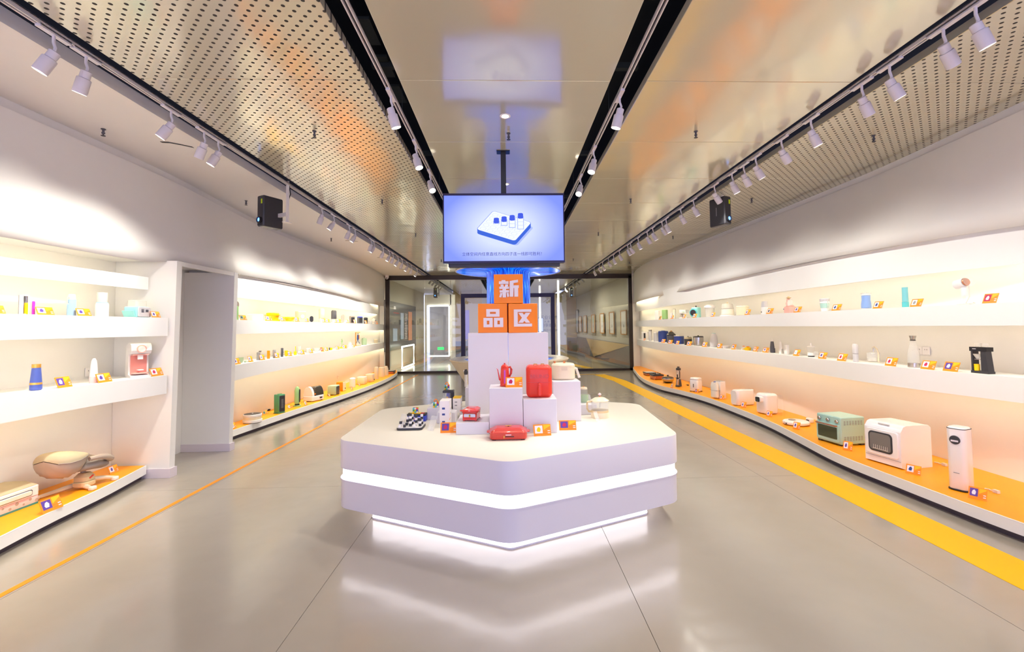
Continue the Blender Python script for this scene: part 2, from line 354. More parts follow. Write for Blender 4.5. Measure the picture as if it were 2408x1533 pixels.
def loftv(cu, cb, zb, ys, side, n=6):
    mb = MB(); rows = []
    for k in range(n + 1):
        t = k / n; s = t * t * (3 - 2 * t) * 0.35 + t * 0.65
        rows.append([(cu(y) * (1 - s) + cb(y) * s, y, 3.385 * (1 - t) + zb(y) * t) for y in ys])
    for A, B in zip(rows, rows[1:]):
        for i in range(len(ys) - 1): mb.poly([A[i], A[i + 1], B[i + 1], B[i]], [(0, 1, 2, 3) if side > 0 else (3, 2, 1, 0)])
    # short inner return so that the edge has thickness
    for i in range(len(ys) - 1):
        q = [rows[-1][i], rows[-1][i + 1], (rows[-1][i + 1][0] + side * .014, ys[i + 1], zb(ys[i + 1])), (rows[-1][i][0] + side * .014, ys[i], zb(ys[i]))]
        mb.poly(q, [(0, 1, 2, 3) if side > 0 else (3, 2, 1, 0)]); q2 = [q[3], q[2], (q[2][0], q[2][1], q[2][2] + .05), (q[3][0], q[3][1], q[3][2] + .05)]; mb.poly(q2, [(0, 1, 2, 3) if side > 0 else (3, 2, 1, 0)])
    return mb
weld(build('upper_wall', loftv(lambda y: CRT(y) - 0.03, CRU, zUR, YR, 1), 'wall_white', wr, smooth=40))
weld(build('upper_wall', loftv(lambda y: CLT(y) + 0.03, CLU, zU, span(-3.5, 16.18, 110), -1), 'wall_white', wl, smooth=40))
build('soffit', slabmb(lambda y: CRU(y) + 0.03, BR, 2.425, 2.44, YR), 'wall_white', wr, smooth=40)
build('soffit', slabmb(lambda y: CLU(y) - 0.016, BL, 2.375, 2.40, YL1), 'wall_white', wl, smooth=40)
build('soffit', slabmb(lambda y: CLU(y) - 0.03, BL, 2.425, 2.44, YLU2), 'wall_white', wl, smooth=40)
build('wall_trim', slabmb(lambda y: CRT(y) - 0.0, BR, 3.385, CZ + 0.02, YR), 'wall_white', wr, smooth=40)
build('wall_trim', slabmb(lambda y: CLT(y) + 0.0, BL, 3.385, CZ + 0.02, span(-3.5, 16.2, 90)), 'wall_white', wl, smooth=40)

def shelf(name, cu, back, z0, z1, ys, label, cat='shelf', group=None, led=None, sgn=1, m='shelf_white', inset=0.022, lm='led_warm'):
    t = thing(name, label, cat, (0, 0, 0), 0, group)
    build('ledge', slabmb(cu, back, z0, z1, ys, lip=0.04), m, t, smooth=40)
    if led:
        yy = [y for y in ys if led[0] <= y <= led[1]]
        build('led_strip', slabmb(lambda y: cu(y) + sgn * inset, lambda y: cu(y) + sgn * (inset + 0.018), z0 + 0.030, z0 + 0.0395, yy), lm, t, smooth=0)
    return t
BRr = lambda y: BR(y) - 0.002; BLr = lambda y: BL(y) + 0.002
shelf('wall_shelf', CRB, BRr, 2.09, 2.52, YR, 'white curved band above the top shelf on the right wall', 'wall band', None, (-3, 16.0), 1, lm='led_soft')
shelf('wall_shelf', CR1, BRr, 1.56, 1.755, YR, 'upper white wavy shelf along the right wall', 'shelf', None, (-3, 16.0), 1, lm='led_soft')
shelf('wall_shelf', CR2, BRr, 0.91, 1.12, YR, 'lower white wavy shelf along the right wall', 'shelf', None, (-3, 16.0), 1, lm='led_soft')
shelf('wall_shelf', CLB, BLr, 2.09, 2.52, YL2, 'white curved band above the top shelf on the far left wall', 'wall band', None, (6.3, 16.0), -1)
shelf('wall_shelf', CL1, BLr, 1.55, 1.75, YL2, 'upper white wavy shelf on the left wall beyond the two fins', 'shelf', None, (6.3, 16.2), -1)
shelf('wall_shelf', CL1, BLr, 0.91, 1.12, YL2, 'lower white wavy shelf on the left wall beyond the two fins', 'shelf', None, (6.3, 16.2), -1)
shelf('wall_shelf', lambda y: -3.96, lambda y: -4.0, 2.06, 2.2, YL1, 'short white valance band high in the near left alcove', 'wall band', None, (-3, 5.1), -1, lm='led_near')
shelf('wall_shelf', CL1, BLr, 1.55, 1.75, YL1, 'upper white shelf in the near left alcove', 'shelf', None, (-3, 5.1), -1)
shelf('wall_shelf', CL1, BLr, 0.92, 1.12, YL1, 'lower white shelf in the near left alcove', 'shelf', None, (-3, 5.1), -1)
for nm, cu, ys, s, a, b in (('cove_light', CRU, YR, 1, 12.6, 15.9), ('cove_light', CLU, YLU2, -1, 14.3, 15.9), ('cove_light', CLU, YL1, -1, -3, 5.1)):
    yy = [y for y in ys if a <= y <= b]; z = 2.374 if b < 6 else 2.424
    tag(build(nm, slabmb(lambda y: cu(y) + s * 0.03, lambda y: cu(y) + s * 0.05, z - 0.009, z - 0.001, yy), 'led_near' if b < 6 else 'led_warm', smooth=0),
        {12.6: 'slim warm light strip under the upper wall at the far right', 14.3: 'slim warm light strip under the upper wall at the far left', -3: 'long warm light strip under the upper wall of the near left alcove'}[a], 'light strip')
def platform(cu, back, ys, sgn, label):
    t = thing('display_platform', label, 'platform')
    build('deck', slabmb(lambda y: cu(y) + sgn * 0.012, back, 0.141, 0.147, ys), 'orange_vinyl', t, smooth=0)
    build('fascia', slabmb(cu, back, 0.055, 0.1405, ys), 'shelf_white', t, smooth=40)
    build('edge_trim', slabmb(cu, lambda y: cu(y) + sgn * 0.0115, 0.141, 0.1474, ys), 'shelf_white', t, smooth=40)
    build('kick', slabmb(lambda y: cu(y) + sgn * 0.05, back, 0.0, 0.0545, ys), 'kick_grey', t, smooth=40)
struct('trim_5', MB().box((4.66, 16.2, 1.75), (0.34, 0.03, 3.5)), 'wall_white'); struct('trim_6', MB().box((-4.5, 16.2, 1.75), (0.30, 0.03, 3.5)), 'wall_white')
platform(CRP, BRr, YR, 1, 'long low white platform with orange deck curving along the right wall')
platform(CLP1, BLr, YL1, -1, 'low white platform with orange deck in the near left alcove')
platform(CLP2, BLr, YL2, -1, 'low white platform with orange deck beyond the two fins on the left')
# the two fins and the lintel that bridges them
def fin(y, label, nm):
    t = struct(nm, MB().prism([(-4.338, 0.0), (-3.72, 0.0), (-3.675, 2.385), (-4.338, 2.385)], y, y + 0.08), 'wall_white', smooth=0)
    build('skirting', MB().prism([(-4.338, -0.012), (-3.70, -0.012), (-3.70, 0.092), (-4.338, 0.092)], 0.001, 0.10, 'z'), 'skirting', t, loc=(0, y, 0), smooth=0)
    return t
fin(5.17, '', 'trim_1'); fin(6.24, '', 'trim_2')
struct('trim_3', MB().box((-3.70, 5.745, 2.36), (0.04, 0.98, 0.05)), 'wall_white')
def socket(x, y, z, rz, n, label):
    t = thing('wall_socket', label, 'socket', (x, y, z), rz)
    for k in range(n):
        build('plate', MB().mi(0).box(((k - (n - 1) / 2) * 0.09, -0.004, 0), (0.086, 0.008, 0.086)).mi(1).box(((k - (n - 1) / 2) * 0.09 - 0.012, -0.0085, 0.014), (0.004, 0.002, 0.012)).box(((k - (n - 1) / 2) * 0.09 + 0.012, -0.0085, 0.014), (0.004, 0.002, 0.012)), ['white', 'grey_dark'], t, smooth=0)
socket(-4.333, 4.87, 1.19, 90, 1, 'white wall socket above the near left lower shelf')
socket(4.612, 4.93, 1.28, -90, 2, 'white double wall socket above the right lower shelf')
socket(4.612, 4.58, 0.47, -90, 2, 'white double wall socket behind the dishwasher')
socket(-4.335, 11.8, 0.38, 90, 1, 'white wall socket low behind the far left platform goods')
# ---------------------------------------------------------------- ceiling
ce = struct('ceiling', MB().box((0, 13, 4.0), (12, 34, 0.06)), 'black_void')
seam = [3.383 + 1.147 * k for k in range(-6, 24)]
strips = [(-2.70, -1.05, True), (-0.795, 0.808, False), (1.085, 2.70, False), (2.975, 4.72, True)]
def panel(x0, x1, y0, y1, m):
    a, b, c, d = x0 + .0015, x1 - .0015, y0 + .0015, y1 - .0015; mb = MB()
    o = [(a, c), (b, c), (b, d), (a, d)]; i_ = [(a + .004, c + .004), (b - .004, c + .004), (b - .004, d - .004), (a + .004, d - .004)]
    mb.poly([(x, y, CZ + 0.06) for x, y in o] + [(x, y, CZ + .002) for x, y in o] + [(x, y, CZ) for x, y in i_], [(3, 2, 1, 0)[::-1], (0, 1, 5, 4), (1, 2, 6, 5), (2, 3, 7, 6), (3, 0, 4, 7), (4, 5, 9, 8), (5, 6, 10, 9), (6, 7, 11, 10), (7, 4, 8, 11), (8, 9, 10, 11)])
    return build('panel', mb, m, ce, smooth=0)
for j in range(len(seam) - 1):
    for x0, x1, pf in strips:
        if seam[j] > 16.2 and x1 > 4 : x1 = 4.6
        panel(x0, x1, seam[j], seam[j + 1], 'ceiling_panel_perforated' if pf else 'ceiling_panel_plain')
build('soffit', MB().box((-3.87, 11.7, CZ + 0.05), (1.70, 30.4, 0.10)), 'wall_white', ce, smooth=0)
build('soffit', MB().box((4.8, 20.9, CZ + 0.05), (0.4, 9.3, 0.08)), 'wall_white', ce, smooth=0)
for sx in (-0.92, 0.945, -2.87, 2.83):
    for k, yy in enumerate([v * 1.9 - 2 for v in range(14)]):
        build('duct_bar', MB().box((sx, yy, CZ + 0.30), (0.34, 0.05, 0.05)), 'duct_dark', ce, smooth=0)
for yy in (3.3, 3.75, 4.2):
    for sx in (-1.0, -0.84):
        build('vent_grille', MB().mi(0).box((sx, yy, CZ + 0.32), (0.10, 0.3, 0.02)), 'duct_dark', ce, smooth=0)
# light tracks in the open slots
tracks = [(-0.915, -3, 16.1, 'white light track in the slot left of the centre ceiling'), (0.935, -3, 16.1, 'white light track in the slot right of the centre ceiling'),
          (-2.83, -3, 16.1, 'white light track in the slot over the left aisle'), (2.80, -3, 16.1, 'white light track in the slot over the right aisle'),
          (-2.83, 16.4, 23, 'white light track behind the glass on the left'), (2.80, 16.4, 23, 'white light track behind the glass on the right')]
for x, a, b, l in tracks:
    t = thing('light_track', l, 'light track', (x, (a + b) / 2, CZ))
    L = b - a
    build('rail', MB().box((-0.013, 0, 0.02), (0.008, L, 0.03)).box((0.013, 0, 0.02), (0.008, L, 0.03)).box((0, 0, 0.033), (0.034, L, 0.006)), 'track_white', t, smooth=0)
    build('groove', MB().box((0, 0, 0.026), (0.016, L, 0.006)), 'black', t, smooth=0)
    for k in range(int(L / 2.2) + 1): build('hanger', MB().box((0, -L / 2 + 0.4 + k * 2.2, 0.27), (0.006, 0.006, 0.47)), 'duct_dark', t, smooth=0)
# spotlights
def make_spot():
    t = thing('track_spotlight', '', 'spotlight')
    build('adapter', MB().box((0, 0, 0.005), (0.034, 0.2, 0.022)), 'spot_white', t, smooth=0)
    h = build('housing', lathe(lathe(MB(), [(0.024, 0.0), (0.030, 0.004), (0.030, 0.05), (0.027, 0.052)], n=18), [(0.027, 0.052), (0.038, 0.054), (0.040, 0.06), (0.040, 0.155), (0.038, 0.158), (0.036, 0.150)], n=18), 'spot_white', t)
    build('lens', lathe(MB(), [(0.034, 0.148), (0.034, 0.151)], n=16), 'lens_on', h, smooth=0)
    build('arm', MB().tube([(0, 0, -0.005), (0, 0, -0.05), (0.012, 0, -0.085), (0.0, 0, -0.13)], 0.009, 8), 'spot_white', t)
    return t
SP0 = make_spot(); used = [False]
def add_light(parent, w, ang, blend, tilt, col):
    d = bpy.data.lights.get('spot_%d_%d_%s' % (w * 10, ang, col[2])) or bpy.data.lights.new('spot_%d_%d_%s' % (w * 10, ang, col[2]), 'SPOT')
    d.energy = w; d.spot_size = R(ang); d.spot_blend = blend; d.shadow_soft_size = 0.034; d.color = col
    o = bpy.data.objects.new('lamp', d); COL.objects.link(o); o.parent = parent; return o
def spot(x, y, aim, w, label, group, ang=96, lit=True):
    t = SP0 if not used[0] else tree(SP0); used[0] = True
    t.location = (x, y, CZ); tag(t, label, group=group)
    h = [c for c in t.children if c.name.startswith('housing')][0]
    piv = Vector((0, 0, -0.125)); d = (Vector(aim) - (Vector((x, y, CZ)) + piv)).normalized()
    q = d.to_track_quat('Z', 'Y'); h.rotation_euler = q.to_euler(); h.location = piv - d * 0.02
    if w > 0:
        l = add_light(t, w, ang, 1.0, None, (1, 0.95, 0.86)); l.rotation_euler = d.to_track_quat('-Z', 'Y').to_euler(); l.location = piv + d * 0.165
LT = [2.88, 3.1, 3.88, 4.3, 4.51, 7.02, 7.5, 8.22, 8.54, 9.55, 9.76, 10.46, 11.02, 11.35, 11.88, 12.36, 12.98, 13.56, 14.39]
RT = [2.54, 2.74, 3.15, 3.41, 4.01, 4.46, 4.94, 5.2, 5.48, 5.96, 6.65, 7.15, 7.83, 8.04, 8.56, 8.91, 9.54, 10.14, 10.39, 11.18, 11.81, 12.42, 13.19, 13.68, 14.49]
def near(i, n, side):
    return '%s spotlight from the camera on the track over the %s aisle' % (['first', 'second', 'third', 'fourth', 'fifth', 'sixth', 'seventh', 'eighth', 'ninth', 'tenth', 'eleventh', 'twelfth', 'thirteenth', 'fourteenth', 'fifteenth', 'sixteenth', 'seventeenth', 'eighteenth', 'nineteenth', 'twentieth', 'twenty-first', 'twenty-second', 'twenty-third', 'twenty-fourth', 'twenty-fifth', 'twenty-sixth', 'twenty-seventh'][i], side)
aimz = [1.1, 0.3, 1.5, 0.8]
for i, y in enumerate(LT): spot(-2.83, y, (-4.0, y + (0.25 if i % 2 else -0.35), aimz[i % 4]), SPOT_W, 'white cylindrical ' + near(i, 19, 'left'), 'spotlights over the left aisle')
for i, y in enumerate(RT): spot(2.80, y, (4.2, y + (0.4 if i % 2 else -0.1), aimz[(i + 1) % 4]), SPOT_W * 0.8, 'white cylindrical ' + near(i, 25, 'right'), 'spotlights over the right aisle')
for i, y in enumerate([3.61, 4.59, 5.44]): spot(-0.915, y, (-0.2 + 0.1 * i, 4.1, 0.8), CENTRE_W, '%s white spotlight on the left centre track' % ['nearest', 'middle', 'farthest'][i], 'spotlights on the centre tracks', 50)
for i, y in enumerate([3.61, 4.74, 5.62]): spot(0.935, y, (0.3 - 0.1 * i, 4.0, 0.8), CENTRE_W, '%s white spotlight on the right centre track' % ['nearest', 'middle', 'farthest'][i], 'spotlights on the centre tracks', 50)
for i, y in enumerate([0.2, 1.4]):
    for sx in (-2.83, 2.80): spot(sx, y, (math.copysign(4.1, sx), y + 0.6, 1.2), SPOT_W, 'white spotlight %s of the %s aisle track' % (['at the near end', 'second from the near end'][i], 'left' if sx < 0 else 'right'), None)
for i, y in enumerate([17.0, 17.7, 18.4, 19.1, 19.8]):
    spot(-2.83, y, (-4.2, y, 1.8), SPOT_W * .7, 'white spotlight behind the glass on the left, %s along the track' % ['first', 'second', 'third', 'fourth', 'fifth'][i], 'spotlights behind the glass')
for i, y in enumerate([17.0, 18.1, 19.4, 20.6, 21.8]):
    spot(2.80, y, (4.5, y, 1.9), SPOT_W * .7, 'white spotlight behind the glass on the right, %s along the track' % ['first', 'second', 'third', 'fourth', 'fifth'][i], 'spotlights behind the glass')
# projectors, upright, on bracket arms
def projector(x, y, z, rz, tx, label):
    t = thing('projector', label, 'projector', (x, y, z), rz)
    b = build('body', stack(MB(), 0.13, 0.40, 0.02, [(0.01, 0), (0, 0.012), (0, 0.26), (0.012, 0.275)], ax='y', c=(0, 0.13, 0.0)), 'charcoal', t)
    ln = build('lens', MB().mi(0), 'black', t) if False else None
    l = build('lens_barrel', stack(MB(), 0.085, 0.085, 0.0425, [(0, 0), (0, 0.03), (0.012, 0.035), (0.016, 0.02)], ax='y', c=(0.0, -0.14, -0.12)), 'black', t)
    build('lens', stack(MB(), 0.05, 0.05, 0.025, [(0, 0), (0.008, 0.006)], ax='y', c=(0, -0.162, -0.12)), 'lens_blue', l)
    build('sticker', MB().box((0.028, -0.1465, 0.12), (0.025, 0.002, 0.06)), 'lime', t, smooth=0)
    build('vent', MB().box((-0.0655, 0.0, 0.0), (0.003, 0.01, 0.12)), 'grey', t, smooth=0)
    dx = tx
    build('bracket', MB().box((dx, 0.06, (CZ - z) / 2 - 0.04), (0.035, 0.02, CZ - z + 0.2)).box((dx, 0.05, -0.14), (0.06, 0.09, 0.008)), 'white', t, smooth=0)
    build('clamp', MB().box((dx * 0.5 + 0.03, 0.07, -0.03), (abs(dx) - 0.07, 0.03, 0.05)), 'grey_light', t, smooth=0)
    build('cable', MB().tube([(dx * .7, 0.1, 0.1), (dx * .9, 0.12, 0.25), (dx * .9, 0.1, CZ - z + 0.02)], 0.006, 6), 'cable_black', t)
projector(-3.08, 6.0, 3.13, -28, 0.245, 'black upright projector hung from the left track over the aisle')
projector(3.05, 6.35, 3.20, 22, 0.13, 'black upright projector hung under the right perforated ceiling')
projector(-2.85, 18.2, 3.0, 0, 0.12, 'small black projector behind the glass on the left')
projector(2.75, 19.5, 3.05, 0, 0.12, 'small black projector behind the glass on the right')
# ceiling fittings
def make_sprinkler():
    t = thing('sprinkler', '', 'sprinkler')
    build('stem', lathe(MB(), [(0.018, 0), (0.02, -0.006), (0.01, -0.01), (0.009, -0.03), (0.014, -0.034), (0.014, -0.045), (0.006, -0.05), (0.005, -0.062)], n=12), 'grey_dark', t)
    build('deflector', lathe(MB(), [(0.018, -0.062), (0.018, -0.066)], n=12), 'charcoal', t); return t
S0 = make_sprinkler()
spr = [(0.03, 4.32, 'in the centre ceiling behind the near downlight'), (-1.80, 4.28, 'in the left perforated panels, nearest'), (1.84, 4.27, 'in the right plain panels, nearest'), (1.84, 6.6, 'in the right plain panels, second'),
       (-1.80, 6.6, 'in the left perforated panels, second'), (3.68, 4.36, 'in the right perforated strip, nearest'), (3.66, 6.6, 'in the right perforated strip, second'), (-3.70, 4.24, 'in the white ceiling on the left, nearest'),
       (-3.75, 6.62, 'in the white ceiling on the left, second'), (1.84, 9.0, 'in the right plain panels, third'), (-1.80, 9.0, 'in the left perforated panels, third'), (3.5, 9.4, 'in the right perforated strip, third'), (-3.6, 9.4, 'in the white ceiling on the left, third'), (-1.8, 12.5, 'in the left perforated panels, farthest'), (1.84, 12.5, 'in the right plain panels, farthest'), (3.6, 13.2, 'in the right perforated strip, farthest')]
for i, (x, y, l) in enumerate(spr):
    t = S0 if i == 0 else tree(S0); t.location = (x, y, CZ); tag(t, 'small dark sprinkler head ' + l, 'sprinkler', 'ceiling sprinklers')
for i, y in enumerate((3.965, 5.89, 7.6, 10.6, 13.2)):  # all beyond the nearest two are unseen, added to brighten the column bowl
    t = thing('downlight', ['round recessed downlight in the centre ceiling before the screen', 'round recessed downlight in the centre ceiling behind the screen pole', 'added unseen downlight in front of the blue column, brightening its bowl', 'added unseen downlight just behind the blue column', 'added unseen downlight before the glass partition'][i], 'downlight', (0, y, CZ), 0, 'recessed downlights')
    build('trim_ring', lathe(MB(), [(0.048, 0), (0.046, -0.004), (0.034, -0.004), (0.032, 0.0)], n=24), 'white', t); build('lens', lathe(MB(), [(0.03, -0.003), (0.03, -0.001)], n=20), 'lens_on', t)
    l = add_light(t, CENTRE_W * 0.8, 75, 0.7, None, (1, 0.93, 0.82)); l.location = (0, 0, -0.02)
for i, (y, l) in enumerate(((4.58, 'curved black air slot in the white ceiling, nearest'), (9.7, 'black air slot in the white ceiling, second'), (12.06, 'black air slot in the white ceiling, third'), (14.45, 'black air slot in the white ceiling, farthest'))):
    t = thing('air_slot', l, 'air vent', (-3.3, y, CZ), 0, 'air slots in the white ceiling')
    build('slot', MB().rings([[(x + 0.0, yy, z) for x, z in ((a, -0.003), (a, 0.002), (a, 0.002))] + [(a, yy + 0.03, 0.002), (a, yy + 0.03, -0.003)] for a, yy in ((-0.1, -0.06), (-0.03, -0.05), (0.04, 0.0), (0.12, 0.07))]), 'black', t, smooth=0)
t = thing('security_camera', 'white dome camera high in the far left corner by the glass', 'camera', (-4.2, 16.0, 3.38))
build('base', lathe(MB(), [(0.07, 0.0), (0.07, 0.088), (0.05, 0.089)], n=20), 'white', t); build('dome', lathe(MB(), [(0.005, -0.06), (0.035, -0.05), (0.055, -0.02), (0.06, 0.0)], n=20), 'grey_light', t); build('eye', stack(MB(), 0.03, 0.03, 0.015, [(0, 0), (0, 0.01)], ax='y', c=(0, -0.05, -0.02)), 'black', t)

# ---------------------------------------------------------------- glass partition
PY = 16.26
wn = struct('window_1', MB().box((0.1, PY, 0.04), (8.9, 0.09, 0.08)), 'frame_dark')
build('head_rail', MB().box((0.1, PY, 3.39), (8.9, 0.09, 0.16)), 'frame_dark', wn, smooth=0)
for x in (-4.24, 4.44): build('jamb', MB().box((x, PY, 1.7), (0.15, 0.09, 3.4)), 'frame_dark', wn, smooth=0)
px = [-4.16, -2.93, -1.66, 1.75, 3.02, 4.36]
for a, b in zip(px, px[1:]):
    if a == -1.66: continue
    build('pane', MB().box(((a + b) / 2, PY, 1.695), (b - a - 0.008, 0.012, 3.22)), 'partition_glass', wn, smooth=0)
build('pane', MB().box((0.045, PY, 3.02), (3.40, 0.012, 0.56)), 'partition_glass', wn, smooth=0)
# open doorway frame in the middle
dr = struct('door_1', MB().box((-1.58, PY, 1.37), (0.14, 0.12, 2.58)), 'frame_navy')
build('jamb', MB().box((1.62, PY, 1.37), (0.14, 0.12, 2.58)), 'frame_navy', dr, smooth=0); build('lintel', MB().box((0.02, PY, 2.73), (3.34, 0.12, 0.14)), 'frame_navy', dr, smooth=0)
for s in (-1, 1):
    build('leaf', MB().box((s * 0.77 + 0.02, PY, 1.37), (1.5, 0.012, 2.56)), 'partition_glass', dr, smooth=0)
# ---------------------------------------------------------------- the room behind the glass
struct('wall_far_left', MB().box((-4.55, 20.5, 1.75), (0.1, 8.4, 3.5)), 'wall_far'); struct('wall_far_right', MB().prism([(4.55, 16.35), (4.65, 16.35), (4.5, 30), (4.4, 30)], 0, 3.5, 'z'), 'wall_far')
we = struct('wall_end', MB().mi(0).box((-2.05, 23.6, 2.2), (1.5, 0.1, 2.6)).box((3.65, 28.9, 2.2), (1.5, 0.1, 2.6)), ['gold_paint', 'slate_paint'], smooth=0)
build('dado', MB().box((-2.05, 23.58, 0.45), (1.5, 0.1, 0.9)).box((3.65, 28.88, 0.45), (1.5, 0.1, 0.9)), 'slate_paint', we, smooth=0)
build('projection', MB().box((-2.15, 23.535, 1.75), (0.36, 0.02, 1.5)), 'violet_glow', we, smooth=0)  # violet light on the end wall, made as a glowing patch
struct('wall_end_back', MB().box((0, 29.5, 1.75), (10, 0.1, 3.5)), 'wall_far')
t = thing('portal_frame', 'tall white portal outlined by a light strip behind the glass', 'portal', (-3.3, 22.0, 0))
build('surround', MB().box((-0.62, 0, 1.6), (0.05, 0.3, 3.2)).box((0.66, 0.1, 1.6), (0.22, 0.3, 3.2)).box((0, 0.1, 2.95), (1.2, 0.3, 0.5)), 'white', t, smooth=0)
build('light_strip', MB().box((0.5, -0.08, 1.45), (0.06, 0.02, 2.4)).box((0.0, -0.08, 2.66), (1.0, 0.02, 0.07)).box((0.0, -0.08, 0.26), (1.0, 0.02, 0.06)), 'led_white', t, smooth=0)
build('exit_sign', MB().box((0.1, -0.1, 0.62), (0.3, 0.02, 0.13)), 'exit_green', t, smooth=0)
t = thing('glowing_frame', 'low frame of white light standing by the left wall behind the glass', 'light frame', (-4.1, 18.95, 0.035))
build('tube', MB().tube([(0, -1.1, 0.02), (0, 1.1, 0.02), (0.0, 1.1, 0.85), (0, -1.1, 0.85), (0, -1.1, 0.0)], 0.035, 8), 'led_white', t)
t = thing('poster_board', 'large dark exhibition board with pictures on the left wall behind the glass', 'poster', (-4.48, 19.5, 1.6), 90)
build('board', MB().box((0, 0, 0.1), (5.6, 0.04, 1.9)), 'poster_dark', t, smooth=0)
build('picture', MB().box((-0.1, -0.025, 0.1), (0.55, 0.01, 1.1)), 'poster_blue', t, smooth=0); build('picture', MB().box((1.5, -0.025, 0.1), (0.75, 0.01, 1.3)), 'poster_orange', t, smooth=0); build('picture', MB().box((-1.3, -0.025, -0.25), (0.7, 0.01, 0.5)), 'poster_blue', t, smooth=0)
build('caption', MB().box((-1.35, -0.025, 0.82), (0.35, 0.006, 0.12)), 'letter_white', t, smooth=0); build('underline', MB().box((-1.1, -0.025, 0.62), (0.9, 0.006, 0.02)), 'red', t, smooth=0)
lines = MB()
for k in range(16): lines.box((0.65 + 0.02 * (k % 3), -0.025, 0.62 - k * 0.07), (0.5 - 0.06 * (k % 3), 0.006, 0.025))
build('caption', lines, 'letter_white', t, smooth=0)
def framed(y, w, h, z, m, label, x=4.5):
    t = thing('framed_drawing', label, 'picture', (x - (y - 16.3) * 0.011, y, z), -90 - 0.6, 'framed pictures behind the glass')
    fr = MB()
    for s in (-1, 1): fr.box((s * (w / 2 - 0.02), -0.02, 0), (0.04, 0.04, h)); fr.box((0, -0.02, s * (h / 2 - 0.02)), (w - 0.08, 0.04, 0.04))
    build('frame', fr, m, t, smooth=0); build('print', MB().box((0, -0.012, 0), (w - 0.08, 0.01, h - 0.08)), 'white', t, smooth=0)
    build('drawing', MB().prism([(-0.06, 0), (0.06, 0.01), (0.02, 0.14), (-0.03, 0.1)], -0.02, -0.018), 'grey', t, loc=(0, 0, -h * .2), smooth=0)
for i, y in enumerate([17.4, 19.3, 21.2, 23.3, 25.6, 27.2]): framed(y, 0.9, 0.95, 1.72, 'wood', 'tall framed drawing in pale wood on the wall behind the glass, %s from the right' % ['first', 'second', 'third', 'fourth', 'fifth', 'sixth'][i])
framed(28.3, 0.8, 1.45, 1.9, 'charcoal', 'larger dark framed picture farthest back on the wall behind the glass')
t = struct('trim_4', MB().poly([(4.5, 16.4, 0.9), (4.40, 28.8, 0.95), (4.40, 28.8, 0.02), (4.5, 16.4, 0.02)], [(0, 1, 2, 3)]), 'slate_paint', smooth=0)
build('panel', MB().poly([(4.485, 16.6, 0.88), (4.385, 25.4, 0.93), (4.405, 23.4, 0.03)], [(0, 1, 2)]), 'gold_paint', t, smooth=0)
for x, nm in ((1.95, 'white vertical light line beside the door frame behind the glass'), (1.40, 'white vertical light line seen through the doorway')):
    t = thing('light_line', nm, 'light line', (x, 17.3 if x > 1.5 else 19.5, 0)); build('tube', MB().box((0, 0, 1.7), (0.05, 0.03, 3.3)), 'led_white', t, smooth=0); build('channel', MB().box((0, 0.03, 1.7), (0.09, 0.03, 3.36)), 'white', t, smooth=0)
t = thing('text_wall', 'pale wall with black Chinese lettering seen through the doorway', 'wall sign', (2.3, 24.5, 0))
build('wall_panel', MB().box((-0.2, 0.1, 1.7), (2.2, 0.1, 3.4)), 'wall_far', t, smooth=0)
for k, (s, sz, z) in enumerate((('工业设计', .24, 2.08), ('大 数 据', .14, 1.86), ('分享服务', .2, 1.66), ('WORLD DESIGN', .14, 1.40))): text('lettering', s, sz, 'black', t, (-0.08, 0.045, z), (R(90), 0, 0))
t = thing('wall_screen', 'small lit screen seen through the doorway', 'screen', (1.75, 24.0, 1.7)); build('casing', MB().box((0, 0.03, 0), (0.3, 0.04, 0.75)), 'frame_navy', t, smooth=0); build('display', MB().box((0, 0.0, 0), (0.24, 0.02, 0.68)), 'screen_white', t, smooth=0)
t = thing('gold_screen', 'gold wall panel seen through the left of the doorway', 'panel', (-0.9, 24.6, 0)); build('panel', MB().box((0, 0, 1.35), (1.1, 0.06, 2.7)), 'gold_paint', t, smooth=0); build('edge', MB().box((0.57, 0, 1.35), (0.04, 0.07, 2.7)), 'white', t, smooth=0)
t = thing('counter_desk', 'dark grey reception counter behind the glass on the left', 'counter', (-1.6, 22.8, 0)); build('body', MB().prism([(-1.0, 0), (1.0, 0), (1.0, 1.0), (-0.4, 1.0)], 0, 0.5), 'slate_paint', t, smooth=0); build('top_item', MB().box((0.0, 0.2, 1.03), (0.5, 0.2, 0.05)), 'white', t, smooth=0)
for i, (x, y, w) in enumerate(((0, 19.5, 70), (-1.8, 21.0, 35), (2.6, 21.5, 45), (0, 26.0, 90))):  # added fill lights without fixtures, brightening the room behind the glass
    a_ = area('fill_light', (x, y, CZ - 0.02), (x, y, 0), 0.6, 0.6, w, (1, 0.92, 0.80))

# ---------------------------------------------------------------- blue column with bowl
t = thing('blue_column', 'glowing blue streaked column rising from a white bowl behind the table', 'column', (0.026, 9.0, 0))
build('shaft', lathe(MB(), [(0.43, 0.95), (0.43, 2.64), (0.45, 2.675), (0.50, 2.69), (0.8, 2.695), (1.02, 2.70), (1.02, 2.71), (0.8, 2.74), (0.5, 2.76), (0.43, 2.8), (0.43, 3.46)], n=64), 'column_blue', t)
build('bowl', lathe(MB(), [(0.5, 0), (0.52, 0.005), (1.13, 0.93), (1.165, 0.975), (1.165, 0.99), (1.14, 1.0), (0.88, 0.985), (0.82, 0.93), (0.43, 0.90)], n=64), 'cream', t)
build('water_disc', lathe(MB(), [(0.86, 0.955), (0.86, 0.96)], n=48), 'column_blue', t)
build('rim_ring', MB().tube([(1.03 * math.cos(math.pi * k / 24), 1.03 * math.sin(math.pi * k / 24), 2.70) for k in range(49)], 0.012, 8), 'white', t)
